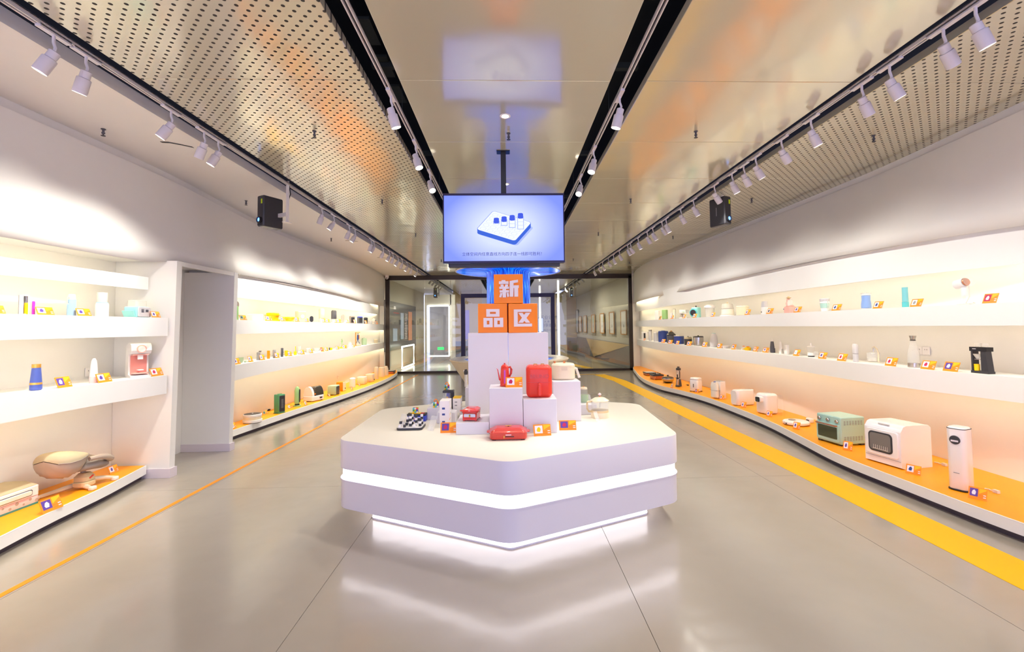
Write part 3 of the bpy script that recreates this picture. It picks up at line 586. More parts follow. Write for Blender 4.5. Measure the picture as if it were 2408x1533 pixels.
# ---------------------------------------------------------------- display table
hexa = [(0.0, 3.075), (1.40, 3.735), (1.50, 5.25), (0.06, 5.95), (-1.42, 5.22), (-1.40, 3.80)]
def rounded(pts, r, off=0.0, n=7):
    c = Vector((0.02, 4.5)); out = []; m = len(pts); V = [Vector(p) for p in pts]
    if off:
        L = []
        for i in range(m):
            a, b = V[i], V[(i + 1) % m]; d = (b - a).normalized(); nn = Vector((-d.y, d.x)); L.append((a + nn * off, d))
        W2 = []
        for i in range(m):
            (p, d), (q, e) = L[i - 1], L[i]; den = d.x * e.y - d.y * e.x; s = ((q.x - p.x) * e.y - (q.y - p.y) * e.x) / den; W2.append(p + d * s)
        V = W2
    for i in range(m):
        a, b, cc = V[i - 1], V[i], V[(i + 1) % m]; u = (a - b).normalized(); w = (cc - b).normalized(); ang = math.acos(max(-1, min(1, u.dot(w)))); t_ = r / math.tan(ang / 2)
        p0 = b + u * t_; p1 = b + w * t_
        for k in range(n + 1):
            s = k / n; q = p0 * (1 - s) ** 2 + b * 2 * s * (1 - s) + p1 * s * s; out.append((q.x, q.y))
    return out
def hx(prof, m, name, par, r=0.2):
    return build(name, MB().rings([[(x, y, z) for x, y in rounded(hexa, max(0.05, r - o), o)] for o, z in prof]), m, par)
T = thing('display_table', 'large white six-sided display table with two glowing light bands', 'table', (0, 0, 0))
hx([(0.0, 0.472), (0.0, 0.692), (0.003, 0.698)], 'counter_white', 'upper_body', T)
hx([(0.003, 0.698), (0.012, 0.70)], 'counter_top', 'table_top', T)
hx([(0.018, 0.384), (0.018, 0.4715)], 'led_table', 'light_band', T)
hx([(0.0, 0.374), (0.0, 0.3835)], 'counter_white', 'lip', T)
hx([(0.01, 0.156), (0.006, 0.158), (0.006, 0.3735)], 'counter_white', 'lower_body', T)
hx([(0.24, 0.012), (0.24, 0.1555)], 'led_table', 'base_light', T, 0.3)
hx([(0.235, 0.0), (0.235, 0.0118)], 'counter_white', 'foot', T, 0.3)
# tower of plinths, riser boxes
def riser(x0, x1, y0, y1, z0, z1, label, cat='plinth'):
    w, d, h = x1 - x0, y1 - y0, z1 - z0
    t = thing('display_riser', label, cat, ((x0 + x1) / 2, (y0 + y1) / 2, z0)); build('box', stack(MB(), w - 0.002, d - 0.002, 0.003, [(0.002, 0), (0, 0.002), (0, h - 0.002), (0.002, h)], n=1), 'counter_white', t); return t
TZ = 0.701
riser(-0.392, 0.004, 4.5, 4.80, TZ, 1.545, 'left half of the tall white plinth tower behind the kettle'); riser(0.004, 0.40, 4.5, 4.80, TZ, 1.542, 'right half of the tall white plinth tower behind the red fryer')
riser(-0.163, 0.122, 3.88, 4.16, TZ, 1.083, 'white plinth under the red kettle'); riser(0.124, 0.412, 3.88, 4.18, TZ, 0.985, 'white plinth under the red air fryer')
riser(-0.444, -0.164, 3.88, 4.25, TZ, 0.80, 'low white plinth under the red waffle maker'); riser(0.424, 0.690, 4.34, 4.62, TZ, 1.075, 'white plinth under the cream cooking pot')
riser(0.70, 0.90, 4.64, 4.9, TZ, 0.80, 'small white plinth under the pale green blender')
riser(-0.80, -0.62, 4.53, 4.86, TZ, 0.815, 'small white plinth under the puzzle cube with a red loop'); riser(-0.68, -0.50, 4.35, 4.52, TZ, 0.80, 'small white plinth behind the white game box'); riser(-0.49, -0.405, 4.60, 4.9, TZ, 0.755, 'white plinth under the yellow-topped box')
riser(-0.47, -0.40, 5.0, 5.3, TZ, 0.945, 'narrow white plinth left of the plinth tower')
# orange letter cubes
def cube(x, y, z, rz, label, glyph):
    t = thing('letter_cube', label, 'sign cube', (x, y, z), rz, 'orange letter cubes')
    build('cube', stack(MB(), 0.288, 0.288, 0.004, [(0.002, 0), (0, 0.002), (0, 0.286), (0.002, 0.288)], n=2), 'orange_box', t)
    mb = MB()
    for i, p in enumerate(glyph): mb.prism([(a * 0.288 - 0.144, 0.288 - b * 0.288) for a, b in p][::-1], -0.158 - i * 0.00012, -0.1445)
    build('lettering', mb, 'letter_white', t, smooth=0)
q_ = lambda x0, y0, x1, y1: [(x0, y0), (x1, y0), (x1, y1), (x0, y1)]
def boxring(x0, y0, x1, y1, wx, wy): return [q_(x0, y0, x1, y0 + wy), q_(x0, y1 - wy, x1, y1), q_(x0, y0 + wy, x0 + wx, y1 - wy), q_(x1 - wx, y0 + wy, x1, y1 - wy)]
pin = boxring(.285, .19, .735, .45, .125, .095) + boxring(.185, .49, .50, .81, .115, .095) + boxring(.545, .49, .86, .81, .115, .095)
qu = [q_(.18, .20, .78, .29), q_(.18, .29, .31, .69), q_(.18, .69, .80, .79), [(.33, .32), (.475, .32), (.74, .66), (.59, .66)], [(.585, .32), (.745, .32), (.49, .66), (.33, .66)]]
xin = [q_(.27, .205, .40, .26), q_(.18, .245, .51, .34), [(.23, .355), (.33, .355), (.345, .43), (.245, .43)], [(.40, .355), (.50, .355), (.48, .43), (.38, .43)], q_(.19, .43, .525, .51), q_(.20, .555, .525, .63), q_(.30, .50, .42, .80),
       [(.22, .645), (.30, .645), (.26, .80), (.185, .79)], [(.435, .645), (.51, .645), (.525, .77), (.46, .79)],
       [(.545, .24), (.835, .195), (.835, .285), (.68, .31), (.68, .39), (.68, .50), (.665, .78), (.545, .78)], q_(.68, .39, .86, .48), q_(.70, .48, .835, .78)]
cube(-0.150, 4.646, 1.546, 1.5, 'lower left orange cube with a white Chinese character', pin)
cube(0.147, 4.646, 1.543, 3, 'lower right orange cube with a white Chinese character', qu)
cube(0.015, 4.646, 1.836, -1.2, 'topmost orange cube with a white Chinese character', xin)
# ---------------------------------------------------------------- screen
tv = thing('hanging_screen', 'large flat screen hung on a black pole showing a blue board game', 'television', (-0.026, 4.70, 2.625))
build('casing', stack(MB(), 1.262, 0.725, 0.01, [(0.004, 0), (0, 0.004), (0, 0.05), (0.12, 0.075)], ax='y', c=(0, 0.06, 0)), 'black_gloss', tv, loc=(0, 0.0, 0)) 
# (front of the casing at y=-0.015)
bz = MB().mi(0)
for a in (MB(),): pass
bez = MB().box((0, -0.020, 0.352), (1.258, 0.012, 0.022)).box((0, -0.020, -0.352), (1.258, 0.012, 0.022)).box((-0.623, -0.020, 0), (0.012, 0.012, 0.684)).box((0.623, -0.020, 0), (0.012, 0.012, 0.684))
build('bezel', bez, 'frame_navy', tv, smooth=0)
scr = build('display', MB().box((0, -0.019, 0), (1.234, 0.006, 0.682)), 'screen_picture', tv, smooth=0)
def flat(name, pts, m, y): build(name, MB().prism(pts[::-1], y, y + 0.0006), m, scr, smooth=0)
# picture coordinates: u,v in 0..1 of the display
uv = lambda u, v: ((u - 0.5) * 1.234, (0.5 - v) * 0.682)
# board on the display: an oblique rounded square with a thick blue edge
def sq(t0, s0): # board coords to uv
    ox, oy = 0.267, 0.518; ax, ay = 0.143, -0.287; bx, by = 0.325, 0.185
    return uv(ox + ax * t0 + bx * s0, oy + ay * t0 + by * s0)
def rq(t0, s0, t1, s1, r=0.08):
    o = []
    for ct, cs, a0 in ((t0 + r, s0 + r, 180), (t1 - r, s0 + r, 270), (t1 - r, s1 - r, 0), (t0 + r, s1 - r, 90)):
        for k in range(5):
            a = R(a0 + 22.5 * k); o.append(sq(ct + r * math.cos(a), cs + r * math.sin(a)))
    return o
brd = rq(0, 0, 1, 1)
for z_ in range(1): flat('picture_shadow', [(x + 0.02, y - 0.05) for x, y in brd], 'screen_line', -0.0226)
sh = MB()
for k in range(7): sh.prism([(x, y - 0.007 * k) for x, y in brd][::-1], -0.0233 + k * -0.00002, -0.0228)
build('picture_edge', sh, 'screen_blue', scr, smooth=0)
flat('picture_board', rq(0.01, 0.01, 0.99, 0.99, 0.07), 'screen_white', -0.0242)
dots = MB()
for i in range(5):
    for j in range(5):
        p = rq(0.06 + i * 0.18, 0.06 + j * 0.18, 0.06 + i * 0.18 + 0.13, 0.06 + j * 0.18 + 0.13, 0.04); q2 = rq(0.065 + i * 0.18, 0.065 + j * 0.18, 0.055 + i * 0.18 + 0.13, 0.055 + j * 0.18 + 0.13, 0.035)
        n0 = len(p); dots.poly([(x, -0.0246, y) for x, y in p] + [(x, -0.0246, y) for x, y in q2], [(i2, (i2 + 1) % n0, n0 + (i2 + 1) % n0, n0 + i2) for i2 in range(n0)])
build('picture_cells', dots, 'screen_line', scr, smooth=0)
for i, (u, v, h) in enumerate(((0.437, 0.385, 0), (0.502, 0.365, 1), (0.570, 0.345, 2), (0.640, 0.315, 3))):
    x, y = uv(u, v)
    flat('picture_glow', [(x - 0.034, y - 0.034 - h * 0.036), (x + 0.034, y - 0.034 - h * 0.036), (x + 0.034, y + 0.0), (x - 0.034, y + 0.0)], 'screen_line', -0.0250 - i * 1e-5)
    for k in range(h): flat('picture_block', [(x - 0.027, y - 0.027 - (k + 1) * 0.037 + 0.003), (x + 0.027, y - 0.027 - (k + 1) * 0.037 + 0.003), (x + 0.027, y - 0.027 - k * 0.037), (x - 0.027, y - 0.027 - k * 0.037)], 'screen_white', -0.0256 - k * 1e-5)
    flat('picture_block', [(x - 0.027, y - 0.024), (x - 0.012, y - 0.03), (x + 0.022, y - 0.028), (x + 0.027, y - 0.02), (x + 0.027, y + 0.022), (x + 0.012, y + 0.03), (x - 0.020, y + 0.028), (x - 0.027, y + 0.02)], 'screen_navy', -0.0262)
text('caption', '立体空间内任意直线方向四子连一线即可胜利！', 0.0405, 'screen_text', scr, (-0.01, -0.0235, -0.272), (R(90), 0, 0), 0.0003)
build('back_frame', MB().box((0.0, 0.07, -0.375), (1.16, 0.10, 0.04)).box((0, 0.07, -0.36), (0.7, 0.14, 0.03)), 'charcoal', tv, smooth=0)
build('pole', MB().box((0, 0.09, 0.54), (0.055, 0.045, 0.61)), 'black', tv, smooth=0)
build('wall_plate', MB().box((0, 0.08, 0.1), (0.4, 0.04, 0.3)), 'black', tv, smooth=0)
build('ceiling_plate', MB().box((0, 0.09, 0.841), (0.14, 0.10, 0.008)), 'black', tv, smooth=0)
# ================================================================ THE GOODS
# every thing: front towards local -Y, base at local z = 0
class K:
    """parts of one thing, w x d x h metres"""
    def __init__(s, name, label, cat, loc, rz, size, group=None):
        s.t = thing(name, label, cat, loc, rz, group); s.w, s.d, s.h = size
    def S(s, nm, m, w, d, r, prof, c=(0, 0, 0), ax='z', p=None, n=5): return build(nm, stack(MB(), w, d, r, prof, c, n, ax), m, p or s.t)
    def B(s, nm, m, c, d, p=None, rot=None): return build(nm, MB().box((0, 0, 0), d), m, p or s.t, loc=c, rot=rot, smooth=0)
    def L(s, nm, m, prof, c=(0, 0, 0), p=None, n=20): return build(nm, lathe(MB(), prof, c, n), m, p or s.t)
    def T(s, nm, m, pts, r, p=None, n=7): return build(nm, MB().tube(pts, r, n), m, p or s.t)
    def P(s, nm, m, pts, a, b, ax='y', p=None): return build(nm, MB().prism(pts, a, b, ax), m, p or s.t, smooth=35)
def arc(cx, cz, r, a0, a1, n=8, y=0.0, sx=1.0): return [(cx + sx * r * math.cos(R(a0 + (a1 - a0) * k / n)), y, cz + r * math.sin(R(a0 + (a1 - a0) * k / n))) for k in range(n + 1)]

CARDM = {}
def card(k, pic='photo_white', spot='photo_purple'):
    key = (pic, spot)
    if key not in CARDM:
        a = MB(); a.mi(0).box((0, 0, 0.5), (1, 0.02, 1))
        a.mi(1).prism([(0.08, 0.95), (0.47, 0.95), (0.47, 0.83), (0.08, 0.5)][::1], -0.016, -0.011)
        for z in (0.42, 0.24):
            a.mi(2).box((0.38, -0.013, z), (0.14, 0.006, 0.07)); a.mi(3).box((0.24, -0.013, z - 0.05), (0.36, 0.006, 0.012))
        q = MB(); q.mi(0).box((-0.2, -0.015, 0.56), (0.44, 0.008, 0.66)).mi(1).prism([(-0.28, 0.36), (-0.12, 0.36), (-0.08, 0.6), (-0.16, 0.78), (-0.26, 0.72), (-0.32, 0.5)], -0.023, -0.018)
        c1 = bpy.data.meshes.new('board'); c1.from_pydata(a.v, [], a.f)
        for m in ('card_orange', 'card_yellow', 'letter_white', 'red_dark'): c1.materials.append(MATS[m])
        c1.polygons.foreach_set('material_index', a.m)
        c2 = bpy.data.meshes.new('picture'); c2.from_pydata(q.v, [], q.f)
        for m in (pic, spot): c2.materials.append(MATS[m])
        c2.polygons.foreach_set('material_index', q.m)
        c3 = bpy.data.meshes.new('stand'); b = MB().prism([(0.03, 0), (0.4, 0), (0.2, 0.4)], -0.3, 0.3, 'x'); c3.from_pydata(b.v, [], b.f); c3.materials.append(MATS['acrylic'])
        CARDM[key] = (c1, c2, c3)
    for nm, me in zip(('board', 'picture', 'stand'), CARDM[key]):
        o = link(nm, me, k.t); o.scale = (k.w, k.h, k.h)
        if nm != 'stand': o.rotation_euler = (R(-22), 0, 0)
def box(k, m='white', r=0.02, top=None, face=None, fz=(0.15, 0.85), fw=0.8, slot=None, knob=None, feet=None, line=None, gr=None, bevel=0.012, ins=0.0, vents=False):
    w, d, h = k.w, k.d, k.h; b = min(bevel, h / 4, w / 4, d / 4); z0 = 0.0
    if feet:
        z0 = min(0.012, h * 0.1)
        for sx in (-1, 1):
            for sy in (-1, 1): k.B('foot', feet, (sx * (w / 2 - 0.02), sy * (d / 2 - 0.02), z0 / 2), (min(.03, w / 5), min(.03, d / 5), z0))
    zt = h - (0.14 * h if top else 0)
    k.S('body', m, w, d, r, [(b + ins, z0), (b * .3, z0 + b * .4), (0, z0 + b), (ins, zt - b), (ins + b * .3, zt - b * .3), (ins + b, zt)])
    if top: k.S('top', top, w * 0.97 - 2 * ins, d * 0.97 - 2 * ins, r, [(0, zt + 0.001), (0, h - b), (b, h)])
    if face: k.S('front_panel', face, w * fw, (fz[1] - fz[0]) * h, min(r, w * fw / 3), [(0, 0), (0, 0.003), (0.004, 0.006)], (0, -d / 2 + ins * .5, h * (fz[0] + fz[1]) / 2), 'y')
    if slot: k.B('slot', slot, (0, -d / 2 - 0.001, h * 0.45), (w * 0.08, 0.006, h * 0.25))
    if knob: k.S('knob', knob, w * .16, w * .16, w * .08, [(0, 0), (0, 0.01), (0.003, 0.014)], (w * .2, -d / 2 - 0.001, h * .25), 'y')
    if line: k.B('seam', line, (0, -d / 2 - 0.0005, h * .3), (w * .96, 0.003, 0.003))
    if gr:
        a = MB()
        for i in range(8): a.box((0, -d / 2 - 0.007, h * (0.2 + 0.08 * i)), (w * .6, 0.003, h * .02))
        build('grille', a, gr, k.t, smooth=0)
    if vents:
        a = MB()
        for zc in (0.25, 0.82):
            for i in range(7):
                for j in range(4): a.box((w / 2 + 0.001 if vents == 1 else -w / 2 - 0.001, -d * .36 + i * d * .12, h * zc + (j - 1.5) * h * .045), (0.003, d * .06, h * .014))
        build('vents', a, 'grey', k.t, smooth=0)
def vessel(k, segs, handle=None, spout=None, n=20):
    w, h = k.w, k.h
    for nm, m, pf in segs: k.L(nm, m, [(r * w / 2, z * h) for r, z in pf], n=n)
    if handle:
        m, z0, z1, sx, ex = handle; x = sx * w / 2 * 0.8; e = sx * w * ex
        k.T('handle', m, [(x, 0, z1 * h), (x + e * .8, 0, z1 * h), (x + e, 0, (z1 * .8 + z0 * .2) * h), (x + e, 0, (z1 * .3 + z0 * .7) * h), (x + e * .7, 0, z0 * h), (x, 0, z0 * h)], max(w * .045, 0.004))
    if spout:
        m, z0, z1, sx, ex = spout; k.T('spout', m, [(sx * w * .4, 0, z0 * h), (sx * w * (.45 + ex * .5), 0, (z0 * .6 + z1 * .4) * h), (sx * w * (.5 + ex), 0, z1 * h)], [w * .08, w * .05, w * .03])
def pot(k, m='cream', lid='cream', knob='wood', hz=0.72, handles=None, square=False, r=None, side=None):
    w, d, h = k.w, k.d, k.h; hb = h * hz
    if square: k.S('body', m, w, d, r or 0.03, [(0.012, 0), (0.004, 0.01), (0, hb * .7), (0, hb)]); k.S('lid', lid, w * 1.03, d * 1.03, r or 0.03, [(0, hb + 0.001), (0, hb + h * .06), (w * .1, h * .9)])
    else: k.L('body', m, [(w * .42, 0), (w * .47, h * .05), (w / 2, hb * .6), (w / 2, hb)], n=28); k.L('lid', lid, [(w * .5, hb + .001), (w * .505, hb + h * .05), (w * .45, hb + h * .12), (w * .2, h * .9), (0.01, h * .91)], n=28)
    k.L('knob', knob, [(w * .03, h * .9), (w * .06, h * .95), (w * .06, h), (w * .01, h)], n=12)
    if handles:
        for s in (-1, 1): k.T('handle', handles, [(s * w * .48, -0.02, hb * .8), (s * w * .56, -0.02, hb * .82), (s * w * .56, 0.02, hb * .82), (s * w * .48, 0.02, hb * .8)], max(0.004, w * .02))
    if side: k.T('handle', side, [(-w * .45, 0, hb * .8), (-w * .6, 0, hb * .8), (-w * .66, 0, hb * .3)], w * .035)
def bowl(k, m): w, h = k.w, k.h; k.L('bowl', m, [(w * .25, 0), (w * .4, h * .3), (w * .5, h), (w * .47, h), (w * .37, h * .35), (w * .02, h * .12)], n=24)
def cable(k, m='cable_black'):
    w, d, h = k.w, k.d, k.h
    k.T('cord', m, [(-w / 2, 0, 0.006), (-w * .25, d * .4, 0.006), (0, -d * .2, 0.012), (w * .2, d * .3, 0.006), (w * .45, 0, 0.008)], 0.005, n=6); k.B('plug', m, (w * .45, 0, 0.014), (0.04, 0.025, 0.025))
# --- special things
def openbox(k):
    w, d, h = k.w, k.d, k.h
    k.B('back', 'grey', (0, d / 2 - .003, h / 2), (w, .006, h)); k.B('side', 'white', (-w / 2 + .003, 0, h / 2), (.006, d - .014, h)); k.B('side', 'white', (w / 2 - .003, 0, h / 2), (.006, d - .014, h)); k.B('base', 'white', (0, -.002, .004), (w - .014, d - .01, .008)); k.B('top', 'white', (0, -.002, h - .004), (w - .014, d - .01, .008))
def sterilizer(k):
    w, d, h = k.w, k.d, k.h
    k.S('body', 'mint_bright', w * .85, d, .02, bev(h * .62, .012), (w * .05, 0, 0)); k.S('front_panel', 'grey_light', w * .8, h * .56, .015, [(0, 0), (0, .008), (.004, .012)], (w * .05, -d / 2, h * .31), 'y')
    k.S('cover', 'frosted', w * .7, d * .8, .03, [(0, 0), (0, h * .33), (.015, h * .38)], (w * .05, 0, h * .62)); k.B('flap', 'mint_bright', (-w * .46, 0, h * .2), (.008, d * .8, h * .38), rot=(0, R(-25), 0))
    a = MB()
    for i in range(5): a.box((-w * .1, -d / 2 - .0135, h * (.3 + .04 * i)), (w * .16, .003, h * .015))
    a.box((w * .18, -d / 2 - .0135, h * .38), (w * .16, .003, h * .14)); build('print', a, 'grey_dark', k.t, smooth=0)
def capsule(k):
    w, d, h = k.w, k.d, k.h
    # side profile in the local Y-Z plane, front towards -Y
    k.P('housing', 'white', [(-d * .3, h * .98), (d * .1, h), (d * .38, h * .9), (d * .46, h * .5), (d * .5, 0), (-d * .42, 0), (-d * .42, h * .06), (d * .02, h * .08), (d * .04, h * .66), (-d * .36, h * .68), (-d * .49, h * .78), (-d * .44, h * .92)], -w / 2, w / 2, 'x')
    k.B('inner_panel', 'pink_deep', (0, d * .0, h * .36), (w * .8, .01, h * .54)); k.B('throat', 'pink', (0, -d * .2, h * .655), (w * .82, d * .34, .012))
    k.S('dial', 'pink', w * .5, w * .5, w * .25, [(0, 0), (0, .006)], (0, -d * .46, h * .82), 'y'); k.S('dial_face', 'white', w * .38, w * .38, w * .19, [(0, .006), (0, .01)], (0, -d * .46, h * .82), 'y')
    k.S('tray', 'pink', w * .8, d * .42, .02, bev(h * .04, .004), (0, -d * .25, h * .1)); k.S('spoon', 'white', w * .3, d * .4, .02, bev(.01, .002), (0, -d * .3, h * .2)); k.B('nozzle', 'white', (0, -d * .26, h * .58), (w * .25, d * .12, h * .12))
    k.S('tank', 'clear', w * .8, d * .12, .01, bev(h * .7, .006), (0, d * .56, h * .05))
def babyseat(k):
    w, d, h = k.w, k.d, k.h   # w runs along the wall, head end at -X
    # canopy: a deep fabric wedge, wide at the head end and drawn together over the seat
    n = 22; up = []; lo = []
    for t, hw, zt, zm, zb in ((0, .01, .862, .86, .855), (.05, .30, .97, .78, .60), (.2, .44, 1.0, .76, .44), (.4, .48, .98, .77, .38), (.6, .42, .93, .79, .44), (.8, .30, .86, .80, .60), (.95, .14, .81, .78, .72), (1, .01, .775, .77, .765)):
        x = (-.5 + .66 * t) * w
        up.append([(x, hw * d * math.cos(math.pi * j / n), h * (zm + (zt - zm) * math.sin(math.pi * j / n) ** .8)) for j in range(n + 1)])
        lo.append([(x, hw * d * .97 * math.cos(math.pi * j / n), h * (zm - .012 - (zm - .012 - zb) * math.sin(math.pi * j / n) ** .75 * (1 + .05 * math.sin(j * 2.3)))) for j in range(n + 1)])
    for nm, rs, m in (('canopy', up, 'olive'), ('canopy_skirt', lo, 'taupe')):
        mb = MB()
        for a, b in zip(rs, rs[1:]):
            for j in range(n): mb.poly([a[j], a[j + 1], b[j + 1], b[j]], [(0, 1, 2, 3)])
        weld(build(nm, mb, m, k.t, smooth=60))
    k.T('canopy_piping', 'taupe_dark', [(r[n][0], r[n][1] * 1.01, r[n][2]) for r in up[1:-1]], h * .012)
    st = []
    for x, rw, z, dz in ((-.10, .22, .48, .06), (.04, .38, .52, .12), (.18, .42, .52, .14), (.34, .38, .47, .13), (.47, .22, .42, .09)): st.append([(x * w, rw * d * math.cos(2 * math.pi * j / 18), h * (z + dz * math.sin(2 * math.pi * j / 18))) for j in range(18)])
    build('seat_pad', MB().rings(st), 'taupe_dark', k.t, smooth=60)
    k.T('seat_rim', 'taupe', [(x * w, y * d, z * h) for x, y, z in ((.0, -.36, .70), (.14, -.43, .70), (.28, -.42, .64), (.43, -.30, .55), (.52, -.0, .48), (.47, .26, .54), (.3, .42, .66), (.12, .44, .74), (.0, .36, .76))], [h * .05, h * .06, h * .07, h * .08, h * .08, h * .08, h * .07, h * .06, h * .05], n=10)
    k.S('hub', 'cream_dark', w * .24, d * .40, .05, [(.02, h * .03), (0, h * .07), (0, h * .15), (.006, h * .16)], (w * .10, -d * .1, 0)); k.S('hub_top', 'cream_dark', w * .22, d * .38, .05, [(0, h * .165), (0, h * .26), (.03, h * .34)], (w * .13, -d * .06, 0)); k.B('badge', 'red', (w * .12, -d * .255, h * .25), (w * .07, .006, .012), rot=(0, R(-25), 0)); k.T('seat_post', 'taupe', [(w * .14, 0, h * .3), (w * .16, 0, h * .42)], h * .05)
    for nm, p in (('front_leg', [(.18, -.12, .16), (.36, -.28, .12), (.47, -.38, .06)]), ('front_leg', [(.04, -.2, .08), (.0, -.38, .05), (-.01, -.47, .04)]), ('rear_leg', [(.1, .1, .08), (-.2, .24, .05), (-.42, .30, .04)]), ('rear_leg', [(.2, .1, .08), (.36, .26, .05), (.44, .32, .04)])):
        l = k.T(nm, 'beige', [(x * w, y * d, z * h) for x, y, z in p], [.024, .018, .016]); x, y, z = p[-1]; k.S('foot', 'off_white', .06, .05, .02, bev(.035, .01), (x * w, y * d, 0), p=l)
def dispenser(k):
    w, d, h = k.w, k.d, k.h
    k.S('base', 'pink_pale', w * .98, d * .98, .02, bev(h * .38, .006)); k.S('body', 'white', w, d, .03, [(.01, h * .381), (0, h * .4), (0, h * .8), (0.01, h * .84)]); k.P('lid', 'olive', [(-d * .48, h * .845), (d * .48, h * .845), (d * .48, h * .98), (-d * .1, h)], -w * .46, w * .46, 'x')
    k.S('drawer', 'off_white', w * .8, h * .2, .015, [(0, 0), (0, .008), (.004, .012)], (-.03, -d / 2, h * .58), 'y'); k.S('drawer_slot', 'grey_dark', w * .84, h * .26, .015, [(0, 0), (0, .002)], (-.03, -d / 2, h * .58), 'y')
    a = MB()
    for i in range(9): stack(a, h * (.09 + .03 * (i % 3)), h * (.09 + .03 * (i % 3)), h, [(0, 0), (0, .001)], (-w * .44 + i * w * .11, -d * .49 - .0005, h * (.17 + .12 * (i % 2))), 4, 'y')
    build('dots', a, 'taupe', k.t, smooth=0); k.B('lower_border', 'teal', (0, -d * .49 - .0015, h * .04), (w * .97, .003, h * .08))
    for i in range(4):
        pass
def fanstick(k): w, d, h = k.w, k.d, k.h; k.S('handle', 'green_soft', w * .6, w * .5, w * .2, bev(h * .78, .006)); k.S('fan_head', 'taupe_dark', w, w, w / 2, [(.004, 0), (0, .01), (0, .03), (.004, .035)], (0, .02, h * .86), 'y')
def yellowpot(k):
    w, d, h = k.w, k.d, k.h
    k.L('tray', 'yellow', [(w * .46, 0), (w * .48, h * .22), (w * .34, h * .26)]); k.L('body', 'yellow', [(w * .36, h * .26), (w * .4, h * .68)]); k.L('rim', 'yellow', [(w * .4, h * .68), (w * .5, h * .70), (w * .5, h * .76), (w * .42, h * .78)]); k.L('lid', 'yellow', [(w * .4, h * .78), (w * .42, h * .9), (w * .38, h)])
def yellowfold(k):
    w, d, h = k.w, k.d, k.h
    k.L('tray', 'yellow', [(w * .4, 0), (w * .48, h * .15), (w * .46, h * .22), (w * .3, h * .24)]); k.L('ring', 'yellow', [(w * .38, h * .26), (w * .42, h * .5), (w * .4, h * .6)]); k.L('lid', 'yellow', [(w * .42, h * .62), (w * .46, h * .75), (w * .42, h)])
def speaker(k):
    w, d, h = k.w, k.d, k.h; box(k, 'cream', .015, None, 'beige', (.06, .94), .9); k.S('cone', 'white', w * .5, w * .5, w * .25, [(0, 0), (0, .006), (.006, .008)], (0, -d / 2 - .007, h * .5), 'y')
def purifier(k, top='cream', base='white', z=.3):
    w, d, h = k.w, k.d, k.h; k.S('base', base, w * .95, d * .95, .02, bev(h * z, .006)); k.S('body', top, w, d, min(w, d) * .4, [(.004, h * z + .001), (0, h * (z + .03)), (0, h * .9), (w * .12, h * .98), (w * .25, h)])
def disc(k, m='taupe'):
    w, d, h = k.w, k.d, k.h; k.S('disc', m, w, h * .94, w / 2 - .001, [(.002, 0), (0, .008), (0, .014), (.002, .018)], (0, .005, h * .53), 'y'); k.S('foot', 'taupe_dark', w * .6, d, .01, bev(h * .06, .003))
def minicam(k):
    w, d, h = k.w, k.d, k.h; k.L('base', 'white', [(w * .4, 0), (w * .4, h * .1), (w * .1, h * .12), (w * .1, h * .3)]); b = k.L('head', 'white', [(.001, h * .25), (w * .35, h * .35), (w * .5, h * .62), (w * .35, h * .9), (.001, h)]); k.S('eye', 'black_gloss', w * .5, w * .5, w * .25, [(0, 0), (0, .004)], (0, -w * .46, h * .62), 'y')
def grinder(k): w, h = k.w, k.h; k.L('tube', 'grey', [(w * .48, 0), (w * .5, h * .02), (w * .5, h * .94), (w * .4, h)]); k.T('arm', 'grey_dark', [(0, 0, h), (0, -.0, h * 1.06), (w * .9, 0, h * 1.1)], .004); k.P('grip', 'taupe_dark', [(w * .7, h * 1.18), (w * 1.3, h * 1.18), (w * 1.0, h * .98)], -.015, .015)
def flask(k, m):
    w, d, h = k.w, k.d, k.h; k.S('body', m, w * .82, d * .8, w * .25, bev(h, w * .12), (-w * .06, 0, 0)); k.T('loop', m, [(w * .3, 0, h * .62), (w * .48, 0, h * .56), (w * .48, 0, h * .46), (w * .3, 0, h * .4)], w * .06); k.B('band', m, (-w * .06, 0, h * .3), (w * .84, d * .82, h * .012))
def spatula(k): w, d, h = k.w, k.d, k.h; k.S('scoop', 'yellow', w, d, w * .25, bev(h * .42, w * .12)); k.S('shaft', 'yellow', w * .3, w * .3, w * .1, bev(h * .62, .003), (w * .1, 0, h * .38))
def plant(k):
    w, d, h = k.w, k.d, k.h; k.L('tray', 'lime', [(w * .44, 0), (w * .5, h * .1), (w * .46, h * .12), (w * .3, h * .05)])
    k.L('glass_pot', 'clear', [(w * .3, h * .06), (w * .34, h * .38), (w * .32, h * .38), (w * .28, h * .1)])
    for i, (x, z, l) in enumerate(((-.1, .95, 1), (.1, 1.0, -1), (.2, .8, 1), (-.2, .75, -1))): s = k.T('stem', 'green_soft', [(x * w * .3, 0, h * .08), (x * w * .5, 0, h * .5), (x * w, 0, h * z)], .004, n=5); k.P('leaf', 'green_soft', [(x * w, h * z), (x * w + l * w * .2, h * (z - .02)), (x * w + l * w * .08, h * (z - .1))], -.004, .004, p=s)
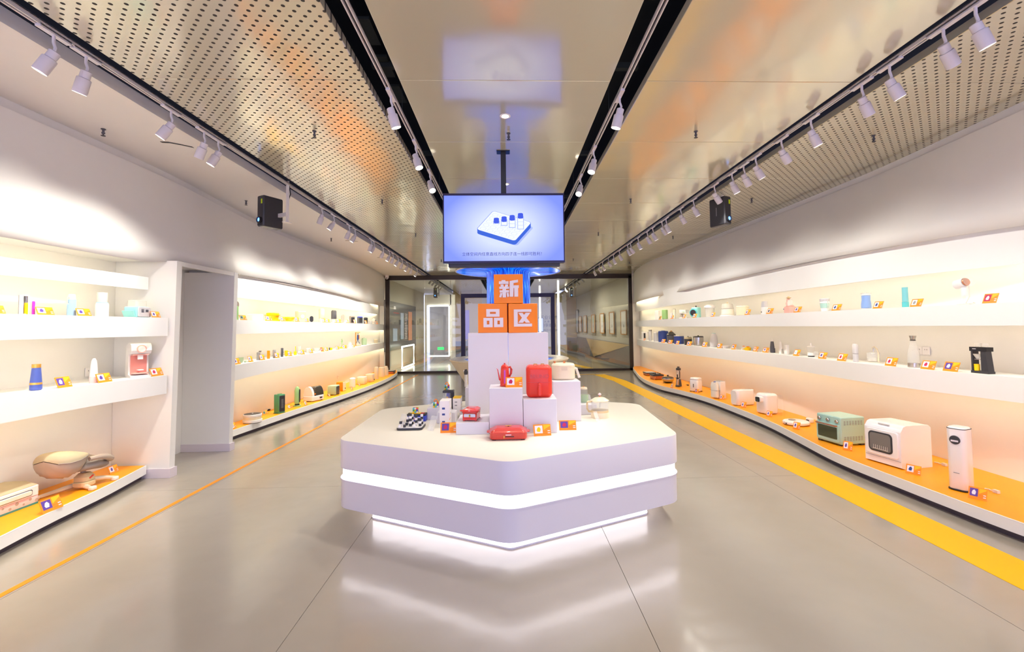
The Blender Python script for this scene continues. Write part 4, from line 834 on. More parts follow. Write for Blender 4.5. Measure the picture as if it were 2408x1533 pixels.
def stand(k):
    w, d, h = k.w, k.d, k.h
    k.B('base', 'wood', (0, 0, h * .02), (w, d, h * .04)); k.B('post', 'wood', (-w * .42, 0, h * .52), (w * .12, d * .3, h * .96)); k.B('beam', 'wood', (w * .0, 0, h * .97), (w * .9, d * .25, h * .05))
    k.S('hanging_torso', 'navy', w * .28, d * .4, .012, [(.006, 0), (0, .02), (.004, h * .34), (.012, h * .38)], (w * .02, 0, h * .44)); k.L('hanging_head', 'taupe_dark', [(.002, 0), (w * .1, h * .03), (w * .1, h * .08), (.004, h * .11)], (w * .04, 0, h * .83)); k.B('hanging_pack', 'orange', (w * .22, 0, h * .66), (w * .14, d * .3, h * .28))
    k.T('hanging_leg', 'navy', [(0, -.01, h * .46), (w * .12, -.01, h * .3), (w * .36, -.01, h * .18)], w * .05); k.T('hanging_leg', 'navy', [(0, .01, h * .46), (-w * .1, .01, h * .3), (-w * .26, .01, h * .2)], w * .05)
def roundcooker(k):
    w, h = k.w, k.h; k.L('foot', 'black', [(w * .46, 0), (w * .48, h * .06)], n=36); k.L('base', 'white', [(w * .48, h * .06), (w * .5, h * .12), (w * .5, h * .34), (w * .46, h * .38)], n=36); k.L('pattern_band', 'cream', [(w * .455, h * .38), (w * .46, h * .72)], n=36); k.L('rim', 'white', [(w * .465, h * .72), (w * .48, h * .76), (w * .48, h * .95), (w * .46, h)], n=36); k.L('glass_top', 'charcoal', [(w * .44, h * 1.001), (w * .43, h * 1.02)], n=36)
    k.L('knob', 'white', [(w * .04, h * 1.02), (w * .05, h * 1.08), (w * .02, h * 1.1)], n=12)
def towerheater(k):
    w, d, h = k.w, k.d, k.h; k.S('base', 'green', w, d, .01, bev(h * .04, .004)); k.S('body', 'green', w * .92, d * .9, .012, bev(h * .93, .008), (0, 0, h * .045)); k.S('front_grille', 'charcoal', w * .78, h * .82, .01, [(0, 0), (0, .004), (.003, .006)], (0, -d * .45, h * .5), 'y'); k.S('top_handle', 'green', w * .5, d * .3, .01, bev(h * .03, .004), (0, 0, h * .975))
    a = MB()
    for i in range(14): a.box((0, -d * .45 - .008, h * (.28 + .034 * i)), (w * .3, .004, h * .01))
    build('grille_bars', a, 'grey', k.t, smooth=0)
def roundheater(k):
    w, d, h = k.w, k.d, k.h; k.L('foot', 'green_soft', [(w * .5, 0), (w * .5, h * .04), (w * .46, h * .06)]); k.L('neck', 'black', [(w * .3, h * .06), (w * .3, h * .12)]); k.S('body', 'green_soft', w * .9, d * .7, w * .44, [(.01, h * .13), (0, h * .17), (0, h * .8), (w * .1, h * .93), (w * .25, h)]); k.S('front_grille', 'black', w * .5, h * .66, w * .24, [(0, 0), (0, .006), (.004, .01)], (0, -d * .35, h * .53), 'y')
def dryer(k):
    w, d, h = k.w, k.d, k.h; k.S('base', 'white', w, d, .04, [(.015, h * .03), (0, h * .06), (0, h * .32), (.01, h * .36)]); k.B('display', 'black_gloss', (w * .2, -d / 2 - .001, h * .2), (w * .2, .004, h * .09))
    q = [(-d * .44, h * .365)] + [(-d * .44 * math.cos(R(a)), h * (.365 + .6 * math.sin(R(a)))) for a in range(10, 171, 16)] + [(d * .44, h * .365)]
    k.P('dome', 'smoke', q, -w * .30, w * .46, 'x'); k.P('shell', 'white', [(y * 1.03, h * .365 + (z - h * .365) * 1.03) for y, z in q], -w * .46, -w * .302, 'x'); k.P('frame', 'taupe_dark', [(y * 1.02, h * .365 + (z - h * .365) * 1.02) for y, z in q], w * .461, w * .48, 'x')
    k.S('knob', 'orange', w * .07, w * .07, w * .035, [(0, 0), (0, .015)], (-w * .26, -d * .45, h * .5), 'y')
    for s in (-1, 1): k.B('foot', 'charcoal', (s * w * .35, 0, h * .015), (.04, d * .8, h * .03))
def oven(k, m='mint'):
    w, d, h = k.w, k.d, k.h; f = h * .05
    for sx in (-1, 1):
        for sy in (-1, 1): k.B('foot', 'charcoal', (sx * w * .42, sy * d * .4, f / 2), (.05, .05, f))
    k.S('body', m, w, d, .015, [(.006, f), (0, f + .008), (0, h - .01), (.008, h)]); dr_ = k.S('door', m, w * .94, h * .62, .01, [(0, 0), (0, .014), (.003, .017)], (0, -d / 2, h * .42), 'y')
    k.S('window', 'glass_oven', w * .78, h * .42, .01, [(0, .017), (0, .021)], (0, -d / 2, h * .42), 'y', p=dr_); k.T('handle', 'copper', [(-w * .4, -d / 2 - .02, h * .69), (-w * .4, -d / 2 - .045, h * .69), (w * .4, -d / 2 - .045, h * .69), (w * .4, -d / 2 - .02, h * .69)], .008, p=dr_)
    for x in (-.36, 0, .36): k.S('knob', 'steel', .045, .045, .022, [(0, 0), (0, .014), (.004, .02)], (x * w, -d / 2, h * .84), 'y')
    a = MB()
    for zc in (.25, .8):
        for i in range(7):
            for j in range(5): a.box((w / 2 + .001, -d * .34 + i * d * .115, h * zc + (j - 2) * h * .032), (.003, d * .07, h * .012))
            for j in range(5): a.box((-w / 2 - .001, -d * .34 + i * d * .115, h * zc + (j - 2) * h * .032), (.003, d * .07, h * .012))
    build('vents', a, 'grey', k.t, smooth=0); k.B('label', 'pink', (-w / 2 - .001, d * .32, h * .38), (.002, .05, .06))
def dishwasher(k):
    w, d, h = k.w, k.d, k.h
    k.P('body', 'white_gloss', [(-d / 2, h * .03), (-d / 2, h * .85), (-d * .40, h * .97), (-d * .3, h), (d * .42, h * .99), (d / 2, h * .93), (d / 2, 0), (-d * .4, 0)], -w / 2, w / 2, 'x')
    dr_ = k.S('door', 'white_gloss', w * .9, h * .62, .03, [(0, 0), (0, .01), (.005, .015)], (0, -d / 2, h * .52), 'y'); k.S('window_ring', 'charcoal', w * .66, h * .48, .04, [(0, .015), (0, .019)], (-w * .02, -d / 2, h * .53), 'y', p=dr_); k.S('window', 'screen_grey', w * .58, h * .41, .03, [(0, .019), (0, .022)], (-w * .02, -d / 2, h * .53), 'y', p=dr_)
    k.B('seam', 'grey', (0, -d / 2 - .001, h * .17), (w * .96, .003, .003))
    a = MB().tube([(-w * .22, -d / 2 - .024, h * .36), (w * .2, -d / 2 - .024, h * .36)], .002, 5)
    for i in range(8): a.tube([(-w * .2 + i * w * .055, -d / 2 - .024, h * .36), (-w * .2 + i * w * .055, -d / 2 - .024, h * .45)], .0015, 5)
    build('rack', a, 'off_white', k.t); k.B('handle_slot', 'grey_light', (0, -d * .42, h * .955), (w * .3, .01, .02), rot=(R(40), 0, 0)); k.L('side_cap', 'grey_light', [(.012, 0), (.012, .003)], (0, 0, 0)).location = (0, 0, h * .985)
def towerpure(k):
    w, d, h = k.w, k.d, k.h; k.S('base', 'black', w * 1.15, d * 1.1, min(w, d) * .4, bev(.012, .004)); k.S('body', 'white_gloss', w, d, min(w, d) * .28, [(.004, .0125), (0, .02), (0, h * .97)]); k.S('top_ring', 'charcoal', w * 1.01, d * 1.01, min(w, d) * .28, [(0, h * .97 + .0002), (0, h * .98)]); k.S('top', 'white', w * .96, d * .96, min(w, d) * .27, [(0, h * .98 + .0002), (.01, h)])
    k.S('dial', 'charcoal', w * .56, w * .56, w * .28, [(0, 0), (0, .004), (.004, .007)], (0, -d / 2, h * .80), 'y'); k.B('lettering', 'letter_white', (0, -d / 2 - .008, h * .785), (w * .38, .002, .014)); k.B('mark', 'grey', (0, -d / 2 - .001, h * .28), (w * .3, .002, .006))
def robot(k):
    w, d, h = k.w, k.d, k.h; k.L('body', 'white_gloss', [(w * .42, 0), (w * .5, h * .25), (w * .5, h * .62), (w * .47, h * .74)], n=40); k.L('top', 'white', [(w * .46, h * .741), (w * .44, h * .8)], n=40); k.L('turret', 'taupe', [(w * .13, h * .8), (w * .13, h * .97), (w * .11, h)], (-w * .12, -w * .1, 0), n=24)
    k.B('bumper_gap', 'grey', (0, -w * .5, h * .4), (.004, .01, h * .5)); k.S('sensor', 'black', w * .07, h * .2, .006, [(0, 0), (0, .008)], (w * .12, -w * .485, h * .4), 'y')
def dock(k): w, d, h = k.w, k.d, k.h; k.S('body', 'white', w, d, .03, bev(h, .01)); k.S('port', 'charcoal', w * .5, h * .5, .01, [(0, 0), (0, .004)], (0, -d / 2, h * .4), 'y'); k.S('plate', 'clear', w * 1.1, d * .9, .03, bev(.006, .002), (0, -d * .9, 0))
def dispenser2(k):
    w, d, h = k.w, k.d, k.h; k.S('body', 'white_gloss', w, d * .66, .05, [(.02, h * .02), (.004, h * .06), (0, h * .12), (0, h * .9), (.015, h * .97), (.04, h)], (0, -d * .14, 0)); k.S('spout_head', 'white', w * .5, h * .3, .03, [(0, 0), (0, .05), (.01, .06)], (0, -d * .46, h * .72), 'y'); k.S('touch_panel', 'black_gloss', w * .36, h * .24, .02, [(0, .06), (0, .066)], (0, -d * .46, h * .72), 'y')
    k.S('tank', 'clear', w * .9, d * .24, .015, bev(h * .84, .01), (0, d * .34, h * .06)); k.B('tank_mark', 'blue', (0, d * .34 - d * .121, h * .88), (w * .2, .002, .012)); k.B('foot', 'copper', (0, -d * .15, h * .01), (w * .6, d * .4, h * .02))
def coffee2(k):
    w, d, h = k.w, k.d, k.h; k.S('housing', 'white', w, d * .6, .015, [(.004, 0), (0, .01), (.012, h * .97), (.014, h)], (0, d * .2, 0)); k.S('front_body', 'off_white', w * .9, d * .36, w * .3, [(.01, h * .06), (0, h * .1), (0, h * .8), (.02, h * .95)], (0, -d * .3, 0)); k.B('seam', 'taupe', (0, -d * .3, h * .48), (w * .92, d * .37, .004)); k.B('lamp', 'blue', (0, -d * .3, h * .96), (.03, .03, .02)); k.B('lid', 'grey', (0, d * .2, h * 1.003), (w * .8, d * .5, .006))
def grill(k, knobs=False):
    w, d, h = k.w, k.d, k.h; k.S('base', 'copper', w * .94, d * .94, .02, [(.02, 0), (0, .02), (0, h * .55)]); k.S('top_frame', 'charcoal', w, d, .02, [(0, h * .551), (0, h * .72), (.004, h * .76)]); k.S('plate', 'grey_light' if not knobs else 'charcoal', w * .8, d * .8, .02, [(0, h * .761), (0, h * .8)])
    if knobs:
        k.L('burner', 'steel', [(w * .2, h * .8), (w * .2, h * .86), (w * .12, h * .88)])
        for sx in (-1, 1):
            for sy in (-1, 1): k.B('pan_support', 'black', (sx * w * .22, sy * d * .22, h * .86), (.05, .02, h * .16))
    for s in (-1, 1): k.T('handle', 'black', [(s * w * .48, -.04, h * .6), (s * w * .54, -.04, h * .62), (s * w * .54, .04, h * .62), (s * w * .48, .04, h * .6)], .008)
def hotpot(k):
    w, h = k.w, k.h; k.L('base', 'black', [(w * .3, h * .06), (w * .42, h * .2)]); k.L('body', 'steel', [(w * .42, h * .2), (w * .5, h * .5), (w * .48, h * .62)], n=28); k.L('lid', 'smoke', [(w * .48, h * .63), (w * .4, h * .75), (w * .1, h * .86)], n=28); k.L('knob', 'black', [(w * .05, h * .86), (w * .08, h * .95), (w * .06, h)])
    for i in range(3): k.T('leg', 'copper', [(w * .32 * math.cos(i * 2.1 + .5), w * .32 * math.sin(i * 2.1 + .5), h * .12), (w * .42 * math.cos(i * 2.1 + .5), w * .42 * math.sin(i * 2.1 + .5), 0)], .006)
def blenders(k):
    w, d, h = k.w, k.d, k.h; x = -w * .15
    k.S('motor_base', 'grey_dark', w * .62, w * .6, .03, [(.006, 0), (0, .02), (.015, h * .36)], (x, 0, 0)); k.L('jar', 'clear', [(w * .2, h * .37), (w * .27, h * .82), (w * .26, h * .82), (w * .19, h * .38)], (x, 0, 0)); k.L('lid', 'charcoal', [(w * .28, h * .82), (w * .28, h * .92), (w * .14, h * .94), (w * .14, h)], (x, 0, 0)); k.T('handle', 'charcoal', [(x + w * .2, 0, h * .8), (x + w * .38, 0, h * .78), (x + w * .36, 0, h * .42)], w * .05)
    k.L('second_base', 'charcoal', [(w * .24, 0), (w * .26, h * .06), (w * .16, h * .1)], (w * .3, -.06, 0)); k.L('second_jar', 'steel', [(w * .14, h * .1), (w * .16, h * .38), (w * .1, h * .42)], (w * .3, -.06, 0)); k.L('second_lid', 'black', [(w * .19, h * .42), (w * .19, h * .46), (w * .06, h * .48), (w * .06, h * .62)], (w * .3, -.06, 0))
def photoframe(k): w, d, h = k.w, k.d, k.h; k.S('stand_box', 'white', w * .4, d * .5, .006, bev(h * .6, .004), (-w * .3, -d * .2, 0)); k.B('frame', 'grey', (w * .16, d * .2, h * .5), (w * .62, .012, h), rot=(R(-6), 0, 0)); k.B('print', 'off_white', (w * .16, d * .2 - .008, h * .5), (w * .54, .004, h * .92), rot=(R(-6), 0, 0))
def espresso(k): w, d, h = k.w, k.d, k.h; k.S('plinth', 'white', w, d, .01, bev(h * .12, .003)); k.B('column', 'steel', (-w * .25, 0, h * .35), (w * .25, d * .7, h * .46)); k.S('head', 'white', w * .9, d * .9, .02, bev(h * .42, .01), (0, 0, h * .58)); k.B('display', 'sage', (w * .15, -d * .45, h * .72), (w * .3, .004, h * .1)); k.T('group_handle', 'charcoal', [(-w * .1, -d * .2, h * .5), (-w * .1, -d * .5, h * .46)], .008)
def turqpot(k):
    w, d, h = k.w, k.d, k.h; k.S('body', 'mint_bright', w * .96, d, .05, [(.01, 0), (0, .015), (0, h * .8), (.02, h * .86)]); k.L('knob', 'charcoal', [(w * .03, h * .86), (w * .08, h * .93), (w * .08, h), (w * .02, h)]); k.S('fan_ring', 'turquoise', h * .66, h * .66, h * .33, [(0, 0), (0, .012), (.01, .016)], (-w * .1, -d / 2, h * .42), 'y'); k.S('fan_face', 'charcoal', h * .5, h * .5, h * .25, [(0, .016), (0, .02)], (-w * .1, -d / 2, h * .42), 'y'); k.B('controls', 'navy', (w * .1, -d / 2 - .022, h * .12), (w * .3, .004, h * .08))
def jar(k, lid='white'): w, h = k.w, k.h; k.L('jar', 'frosted', [(w * .36, 0), (w * .38, h * .7), (w * .36, h * .7), (w * .34, h * .02)]); k.L('lid', lid, [(w * .4, h * .7), (w * .48, h * .78), (w * .46, h * .9), (w * .3, h * .94), (w * .3, h)]); k.S('pour_spout', 'white', w * .24, w * .2, .01, bev(h * .12, .003), (-w * .46, 0, h * .84))
def eggcooker(k): w, h = k.w, k.h; k.L('plate', 'white', [(w * .5, 0), (w * .5, h * .08), (w * .4, h * .1)], n=28); k.L('base', 'off_white', [(w * .38, h * .1), (w * .42, h * .16), (w * .4, h * .5)], n=24); k.L('gap_ring', 'grey_dark', [(w * .405, h * .5), (w * .405, h * .52)], n=24); k.L('cover', 'frosted', [(w * .4, h * .52), (w * .34, h * .85), (w * .3, h * .86)], n=24); k.T('handle', 'cream', arc(0, h * .86, w * .1, 0, 180, 8), w * .03)
def bagbox(k, m='grey_light'): w, d, h = k.w, k.d, k.h; k.S('body', 'white', w, d, .02, [(.004, 0), (0, .008), (.002, h * .55)]); k.S('upper', m, w * .98, d * .98, .02, [(0, h * .551), (.004, h * .8), (w * .1, h)]); k.S('button', 'charcoal', w * .2, w * .2, w * .1, [(0, 0), (0, .005)], (-w * .25, -d / 2, h * .18), 'y')
def pinkmaker(k):
    w, d, h = k.w, k.d, k.h; k.S('base', 'pink', w * .95, d, .02, bev(h * .4, .012)); k.T('arm', 'pink', [(-w * .35, 0, h * .4), (-w * .46, 0, h * .6), (-w * .34, 0, h * .82), (-w * .05, 0, h * .84)], w * .08); k.L('hopper', 'wood_pale', [(w * .1, h * .86), (w * .26, h * .93), (w * .1, h * .94), (w * .1, h)], (-w * .1, 0, 0)); k.L('jug', 'clear', [(w * .3, h * .42), (w * .26, h * .8), (w * .24, h * .8), (w * .28, h * .44)], (.0, 0, 0)); k.L('jug_rim', 'pink_deep', [(w * .32, h * .4), (w * .32, h * .43)], (0, 0, 0)); k.S('cup_holder', 'pink', w * .3, d * .4, .01, bev(h * .08, .004), (w * .35, 0, h * .4)); k.B('button', 'navy', (-w * .4, -d / 2, h * .25), (w * .08, .01, h * .05))
def hairdryer(k):
    w, d, h = k.w, k.d, k.h; k.S('base', 'off_white', w * .7, d, .02, bev(.012, .004)); k.T('cradle', 'clear', [(0, 0, .012), (0, 0, h * .3)], .012); k.S('handle', 'white', .045, .045, .02, bev(h * .34, .008), (w * .02, 0, h * .3))
    b = build('barrel', lathe(lathe(MB(), [(h * .13, 0), (h * .17, .01), (h * .17, w * .55), (h * .155, w * .6)]), [(h * .155, w * .6), (h * .16, w * .62)]), 'white', k.t, loc=(-w * .5, 0, h * .74), rot=(0, R(78), 0)); build('rear_cap', lathe(MB(), [(h * .15, 0), (h * .13, w * .06), (h * .02, w * .08)]), 'copper', k.t, loc=(w * .14, 0, h * .83), rot=(0, R(78), 0)); build('nozzle_ring', lathe(MB(), [(h * .2, 0), (h * .22, w * .1), (h * .20, w * .1), (h * .18, .004)]), 'clear', k.t, loc=(w * .26, 0, h * .86), rot=(0, R(78), 0))
    k.T('cord', 'cable_white', [(w * .3, 0, h * .7), (w * .32, 0, h * .3), (w * .2, -.02, h * .05), (w * .5, 0, .01), (w * .35, .03, .02), (w * .6, 0, .01)], .005)
def flosser(k, m): w, h = k.w, k.h; k.S('body', m, w, w * .9, w * .3, [(.003, 0), (0, .01), (.0, h * .4), (w * .14, h * .72), (w * .2, h * .76)]); k.S('tank', 'grey_dark' if m != 'white' else 'frosted', w * .9, w * .8, w * .25, [(0, 0), (0, h * .3)], (w * .1, .01, .002)); k.T('nozzle', 'white', [(0, 0, h * .76), (0, 0, h * .9), (-w * .1, 0, h)], [w * .12, w * .06, w * .04])
def toy(k, m, m2='orange'): w, d, h = k.w, k.d, k.h; k.S('body', m, w, d, w * .35, [(w * .06, 0), (0, h * .2), (0, h * .6), (w * .12, h * .85)]); k.S('back_button', m2, w * .5, d * .5, w * .15, bev(h * .16, .004), (0, 0, h * .85)); k.S('spout', m, w * .2, h * .3, .006, [(0, 0), (.004, w * .25)], (-w * .2, -d / 2, h * .35), 'y')
def teaarc(k):
    w, d, h = k.w, k.d, k.h; k.L('tray', 'off_white', [(w * .42, 0), (w * .42, h * .05), (w * .36, h * .07)], n=28); k.L('bowl', 'clear', [(w * .28, h * .08), (w * .36, h * .2), (w * .34, h * .62), (w * .32, h * .62), (w * .3, h * .16)], (-w * .05, 0, 0), n=24); k.L('water', 'frosted', [(w * .3, h * .12), (w * .32, h * .3)], (-w * .05, 0, 0), n=24)
    k.T('arch', 'beige', [(w * .34, 0, h * .1), (w * .36, 0, h * .55), (w * .26, 0, h * .84), (w * .06, 0, h * .98), (-w * .14, 0, h * .9)], [w * .05, w * .05, w * .04, w * .03, w * .02]); k.T('wire', 'steel', [(-w * .04, 0, h * .92), (-w * .04, 0, h * .66)], .004); k.L('ball', 'steel', [(.001, h * .82), (w * .05, h * .85), (.001, h * .9)], (-w * .04, 0, 0)); k.L('infuser', 'frosted', [(w * .1, h * .52), (w * .16, h * .58), (w * .14, h * .62)], (-w * .04, 0, 0))
def carafe(k): w, h = k.w, k.h; k.L('base', 'steel', [(w * .5, 0), (w * .5, h * .14)]); k.L('bottle', 'clear', [(w * .5, h * .141), (w * .5, h * .45), (w * .3, h * .72), (w * .2, h * .84), (w * .19, h * .84), (w * .28, h * .7), (w * .47, h * .44), (w * .47, h * .15)], n=24); k.L('collar', 'charcoal', [(w * .22, h * .845), (w * .26, h * .87)]); k.L('stopper', 'steel', [(w * .2, h * .871), (w * .3, h)])
def pourover(k):
    w, d, h = k.w, k.d, k.h
    k.B('base', 'charcoal', (w * .04, 0, h * .04), (w * .92, d, h * .08)); k.P('column', 'charcoal', [(w * .12, h * .08), (w * .5, h * .08), (w * .36, h * .86), (w * .12, h * .86)], -d * .4, d * .4); k.B('post', 'charcoal', (-w * .37, 0, h * .46), (w * .10, d * .8, h * .77)); k.B('head', 'black', (0, 0, h * .80), (w * .96, d * .9, h * .14)); k.B('lettering', 'letter_white', (-w * .2, -d * .455, h * .81), (w * .2, .003, h * .02))
    for x in (-.16, .2): k.L('hopper', 'clear', [(w * .16, h * .871), (w * .2, h), (w * .19, h), (w * .15, h * .88)], (x * w, 0, 0))
    k.L('dripper', 'frosted', [(w * .06, h * .48), (w * .2, h * .64), (w * .19, h * .64), (w * .05, h * .5)], (-w * .1, -.02, 0)); k.B('dripper_shelf', 'steel', (-w * .12, 0, h * .46), (w * .44, d * .6, .006)); k.L('mug', 'yellow', [(w * .12, h * .085), (w * .13, h * .3), (w * .12, h * .3), (w * .11, h * .1)], (-w * .16, -.02, 0)); k.L('cup', 'off_white', [(w * .12, h * .085), (w * .13, h * .27)], (.0, .03, 0))
# table things
def boardgame(k):
    w, d, h = k.w, k.d, k.h; b = k.S('board', 'charcoal', w, d, .03, bev(.02, .003)); k.S('board_top', 'white', w * .96, d * .96, .028, [(0, .0205), (0, .024)])
    cs = w * .1
    for i, (gx, gy, n) in enumerate(((0, 0, 1), (1, 0, 1), (0, 1, 2), (2, 1, 5), (3, 0, 1), (2, 3, 4), (3, 2, 4), (4, 1, 3), (1, 3, 3), (4, 3, 4), (3, 4, 2), (1, 2, 1), (0, 3, 1))):
        for z in range(n): k.S('block', 'charcoal' if (i + z) % 2 else 'white', cs, cs, cs * .15, bev(cs * .97, cs * .1), ((gx - 2) * w * .19, (gy - 2) * d * .19, .0245 + z * cs), n=2)
PUZ = ['red', 'green', 'blue_box', 'yellow', 'white', 'orange', 'lime', 'pink_deep', 'turquoise']
def puzzle(k, loop=None, n=3):
    s = k.w; c = s / n
    for i in range(n):
        for j in range(n):
            for z in range(n):
                if 0 < i < n - 1 and 0 < j < n - 1 and z < n - 1: continue
                k.S('tile', PUZ[(i * 5 + j * 3 + z * 7 + n) % len(PUZ)], c * .94, c * .94, c * .15, bev(c * .94, c * .1), ((i - (n - 1) / 2) * c, (j - (n - 1) / 2) * c, z * c), n=1)
    if loop: k.T('loop', loop, [(-s * .3, -s * .2, s * .7), (-s * .3, -s * .2, s * 1.2), (-s * .1, -s * .2, s * 1.45), (s * .1, -s * .2, s * 1.45), (s * .3, -s * .2, s * 1.2), (s * .3, -s * .2, s * .7)], s * .09)
def gamebox(k): w, d, h = k.w, k.d, k.h; k.S('box', 'blue_box', w, d, .01, bev(h * .7, .004)); k.S('lid', 'charcoal', w * 1.02, d * 1.02, .01, bev(h * .22, .004), (0, 0, h * .72)); k.B('print', 'pink_deep', (0, -d / 2 - .001, h * .32), (w * .6, .002, h * .16)); k.B('print', 'letter_white', (0, -d / 2 - .001, h * .5), (w * .66, .002, h * .1)); k.B('flap', 'yellow', (-w * .1, 0, h * .95), (w * .6, d * .7, .004)); k.B('flap', 'red', (w * .3, 0, h * .952), (w * .2, d * .5, .004))
def slimbox(k, top='white', prints='navy'):
    w, d, h = k.w, k.d, k.h; k.B('carton', 'white', (0, 0, h / 2 - .003), (w, d, h - .006)); k.B('top', top, (0, 0, h - .003), (w, d, .006)); 
    for z in (.72, .5, .22): k.B('print', prints, (-w * .1, -d / 2 - .0005, h * z), (w * .3, .001, h * .07))
    for i in range(6): k.B('print', ['orange', 'yellow', 'blue_pale', 'pink', 'grey', 'beige'][i], (w / 2 + .0005, -d * .35 + i * d * .13, h * (.3 + .09 * ((i * 2) % 6))), (.001, d * .1, h * .07))
def darkcase(k): w, d, h = k.w, k.d, k.h; k.B('back', 'charcoal', (w * .2, d * .3, h * .45), (w * .6, d * .3, h * .88)); k.B('lid', 'charcoal', (0, 0, h * .95), (w, d, h * .1)); k.B('window', 'clear', (-w * .1, -d * .3, h * .45), (w * .7, .004, h * .88)); k.B('print', 'blue_box', (-w * .05, 0, h * .7), (w * .3, .01, h * .3)); k.B('print', 'yellow', (-w * .1, -.02, h * .6), (w * .16, .01, h * .14)); k.B('print', 'red', (w * .08, -.02, h * .55), (w * .1, .01, h * .12)); k.B('base', 'charcoal', (0, 0, h * .01), (w * .9, d * .8, h * .015))
def kettle(k):
    w, h = k.w, k.h; r = w * .31; c = (w * .05, 0, 0)
    k.L('base', 'red_dark', [(r * 1.08, 0), (r * 1.1, h * .03), (r * 1.02, h * .06)], c, n=28); k.L('body', 'red', [(r * 1.0, h * .062), (r * 1.04, h * .12), (r * .98, h * .4), (r * .86, h * .78), (r * .84, h * .79)], c, n=28); k.L('lid', 'red', [(r * .84, h * .795), (r * .76, h * .86), (r * .4, h * .93), (r * .16, h * .945)], c, n=28); k.L('knob', 'red_dark', [(r * .14, h * .945), (r * .12, h * .965), (r * .26, h * .985), (r * .2, h)], c, n=14)
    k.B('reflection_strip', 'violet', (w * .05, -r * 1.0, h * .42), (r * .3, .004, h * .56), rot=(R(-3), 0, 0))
    k.T('spout', 'red', [(-w * .18, 0, h * .22), (-w * .30, 0, h * .28), (-w * .36, 0, h * .5), (-w * .42, 0, h * .7), (-w * .49, 0, h * .77)], [w * .07, w * .055, w * .04, w * .028, w * .018]); k.T('handle', 'red_dark', [(w * .28, 0, h * .80), (w * .44, 0, h * .82), (w * .50, 0, h * .72), (w * .47, 0, h * .55), (w * .37, 0, h * .40)], [.008, .01, .011, .010, .007])
def fryer(k):
    w, d, h = k.w, k.d, k.h; k.S('body', 'red_matt', w, h, w * .17, [(.012, -d / 2), (0, -d / 2 + .012), (0, d / 2 - .03), (.02, d / 2 - .006), (.035, d / 2)], (0, 0, h / 2), 'y', n=8); k.B('basket_seam', 'red_dark', (0, -d / 2 - .0005, h * .48), (w * .93, .002, .003)); k.S('handle', 'red_matt', w * .12, h * .38, w * .05, [(0, 0), (0, .04), (.005, .046)], (0, -d / 2, h * .27), 'y')
    for x in (-.14, .14): k.T('top_clasp', 'gold', [(x * w - .014, -d * .3, h), (x * w - .014, -d * .3, h + .012), (x * w + .014, -d * .3, h + .012), (x * w + .014, -d * .3, h)], .004)
    text('embossed_lettering', 'BRUNO', w * .22, 'red_dark', k.t, (0, -d / 2 - .001, h * .66), (R(90), 0, 0), .001)
def hotplate(k):
    w, d, h = k.w, k.d, k.h; k.S('base', 'red_dark', w * .86, d, .035, [(.02, h * .03), (.004, h * .1), (0, h * .2), (0, h * .6), (-.004, h * .62)], n=7)
    k.S('lid', 'red_dark', w * .84, d * .95, .035, [(0, h * .62), (.006, h * .68), (.045, h * .9), (.055, h * .93)], n=7); k.B('knob_stem', 'black', (0, 0, h * .95), (.012, .012, h * .06)); k.S('knob', 'gold', .052, .012, .005, bev(.006, .002), (0, 0, h * .97))
    for s in (-1, 1): k.S('side_handle', 'red_dark', w * .09, d * .4, .012, bev(h * .07, .004), (s * w * .46, 0, h * .52))
    for s in (-1, 1):
        for q in (-1, 1): k.B('foot', 'black', (s * w * .33, q * d * .38, h * .015), (.03, .02, h * .03))
    k.B('slider_slot', 'black', (.01, -d / 2 - .001, h * .32), (w * .2, .003, .006)); k.S('slider', 'gold', .011, h * .24, .005, [(0, 0), (.002, .008)], (-w * .1, -d / 2, h * .31), 'y'); k.B('dial_print', 'letter_white', (0, -d / 2 - .0008, h * .46), (w * .13, .001, .006))
    a = MB()
    for i in range(11): a.prism([(-w * .17 + i * w * .035, h * .74), (-w * .17 + i * w * .035 + w * .014, h * .74), (-w * .17 + i * w * .035 + w * .012, h * .82), (-w * .17 + i * w * .035, h * .82)], 0, .001)
def waffle(k):
    w, d, h = k.w, k.d, k.h; k.P('base', 'red', [(-d * .46, h * .08), (-d * .44, h * .22), (-d * .34, h * .60), (d * .46, h * .60), (d * .46, h * .08)], -w * .36, w * .36, 'x'); k.S('lower_plate', 'red_dark', w * .8, d * .9, .015, bev(h * .12, .004), (0, 0, h * .605)); k.S('lid', 'red', w * .8, d * .92, .02, [(0, h * .735), (0, h * .85), (.02, h * .97), (.03, h)]); k.S('front_grip', 'red', w, d * .12, .01, bev(h * .1, .004), (0, -d * .44, h * .80)); k.S('chrome_plate', 'steel', w * .6, h * .34, .008, [(0, 0), (0, .004)], (0, -d * .395, h * .40), 'y').rotation_euler = (0, 0, 0); k.T('lever', 'gold', [(0, -d * .43, h * .32), (0, -d * .46, h * .5)], .006); k.B('print', 'letter_white', (0, -d * .505, h * .85), (w * .1, .001, h * .03))
    for s in (-1, 1):
        for q in (-1, 1): k.L('foot', 'red_dark', [(.012, 0), (.012, h * .08)], (s * w * .3, q * d * .36, 0), n=10)
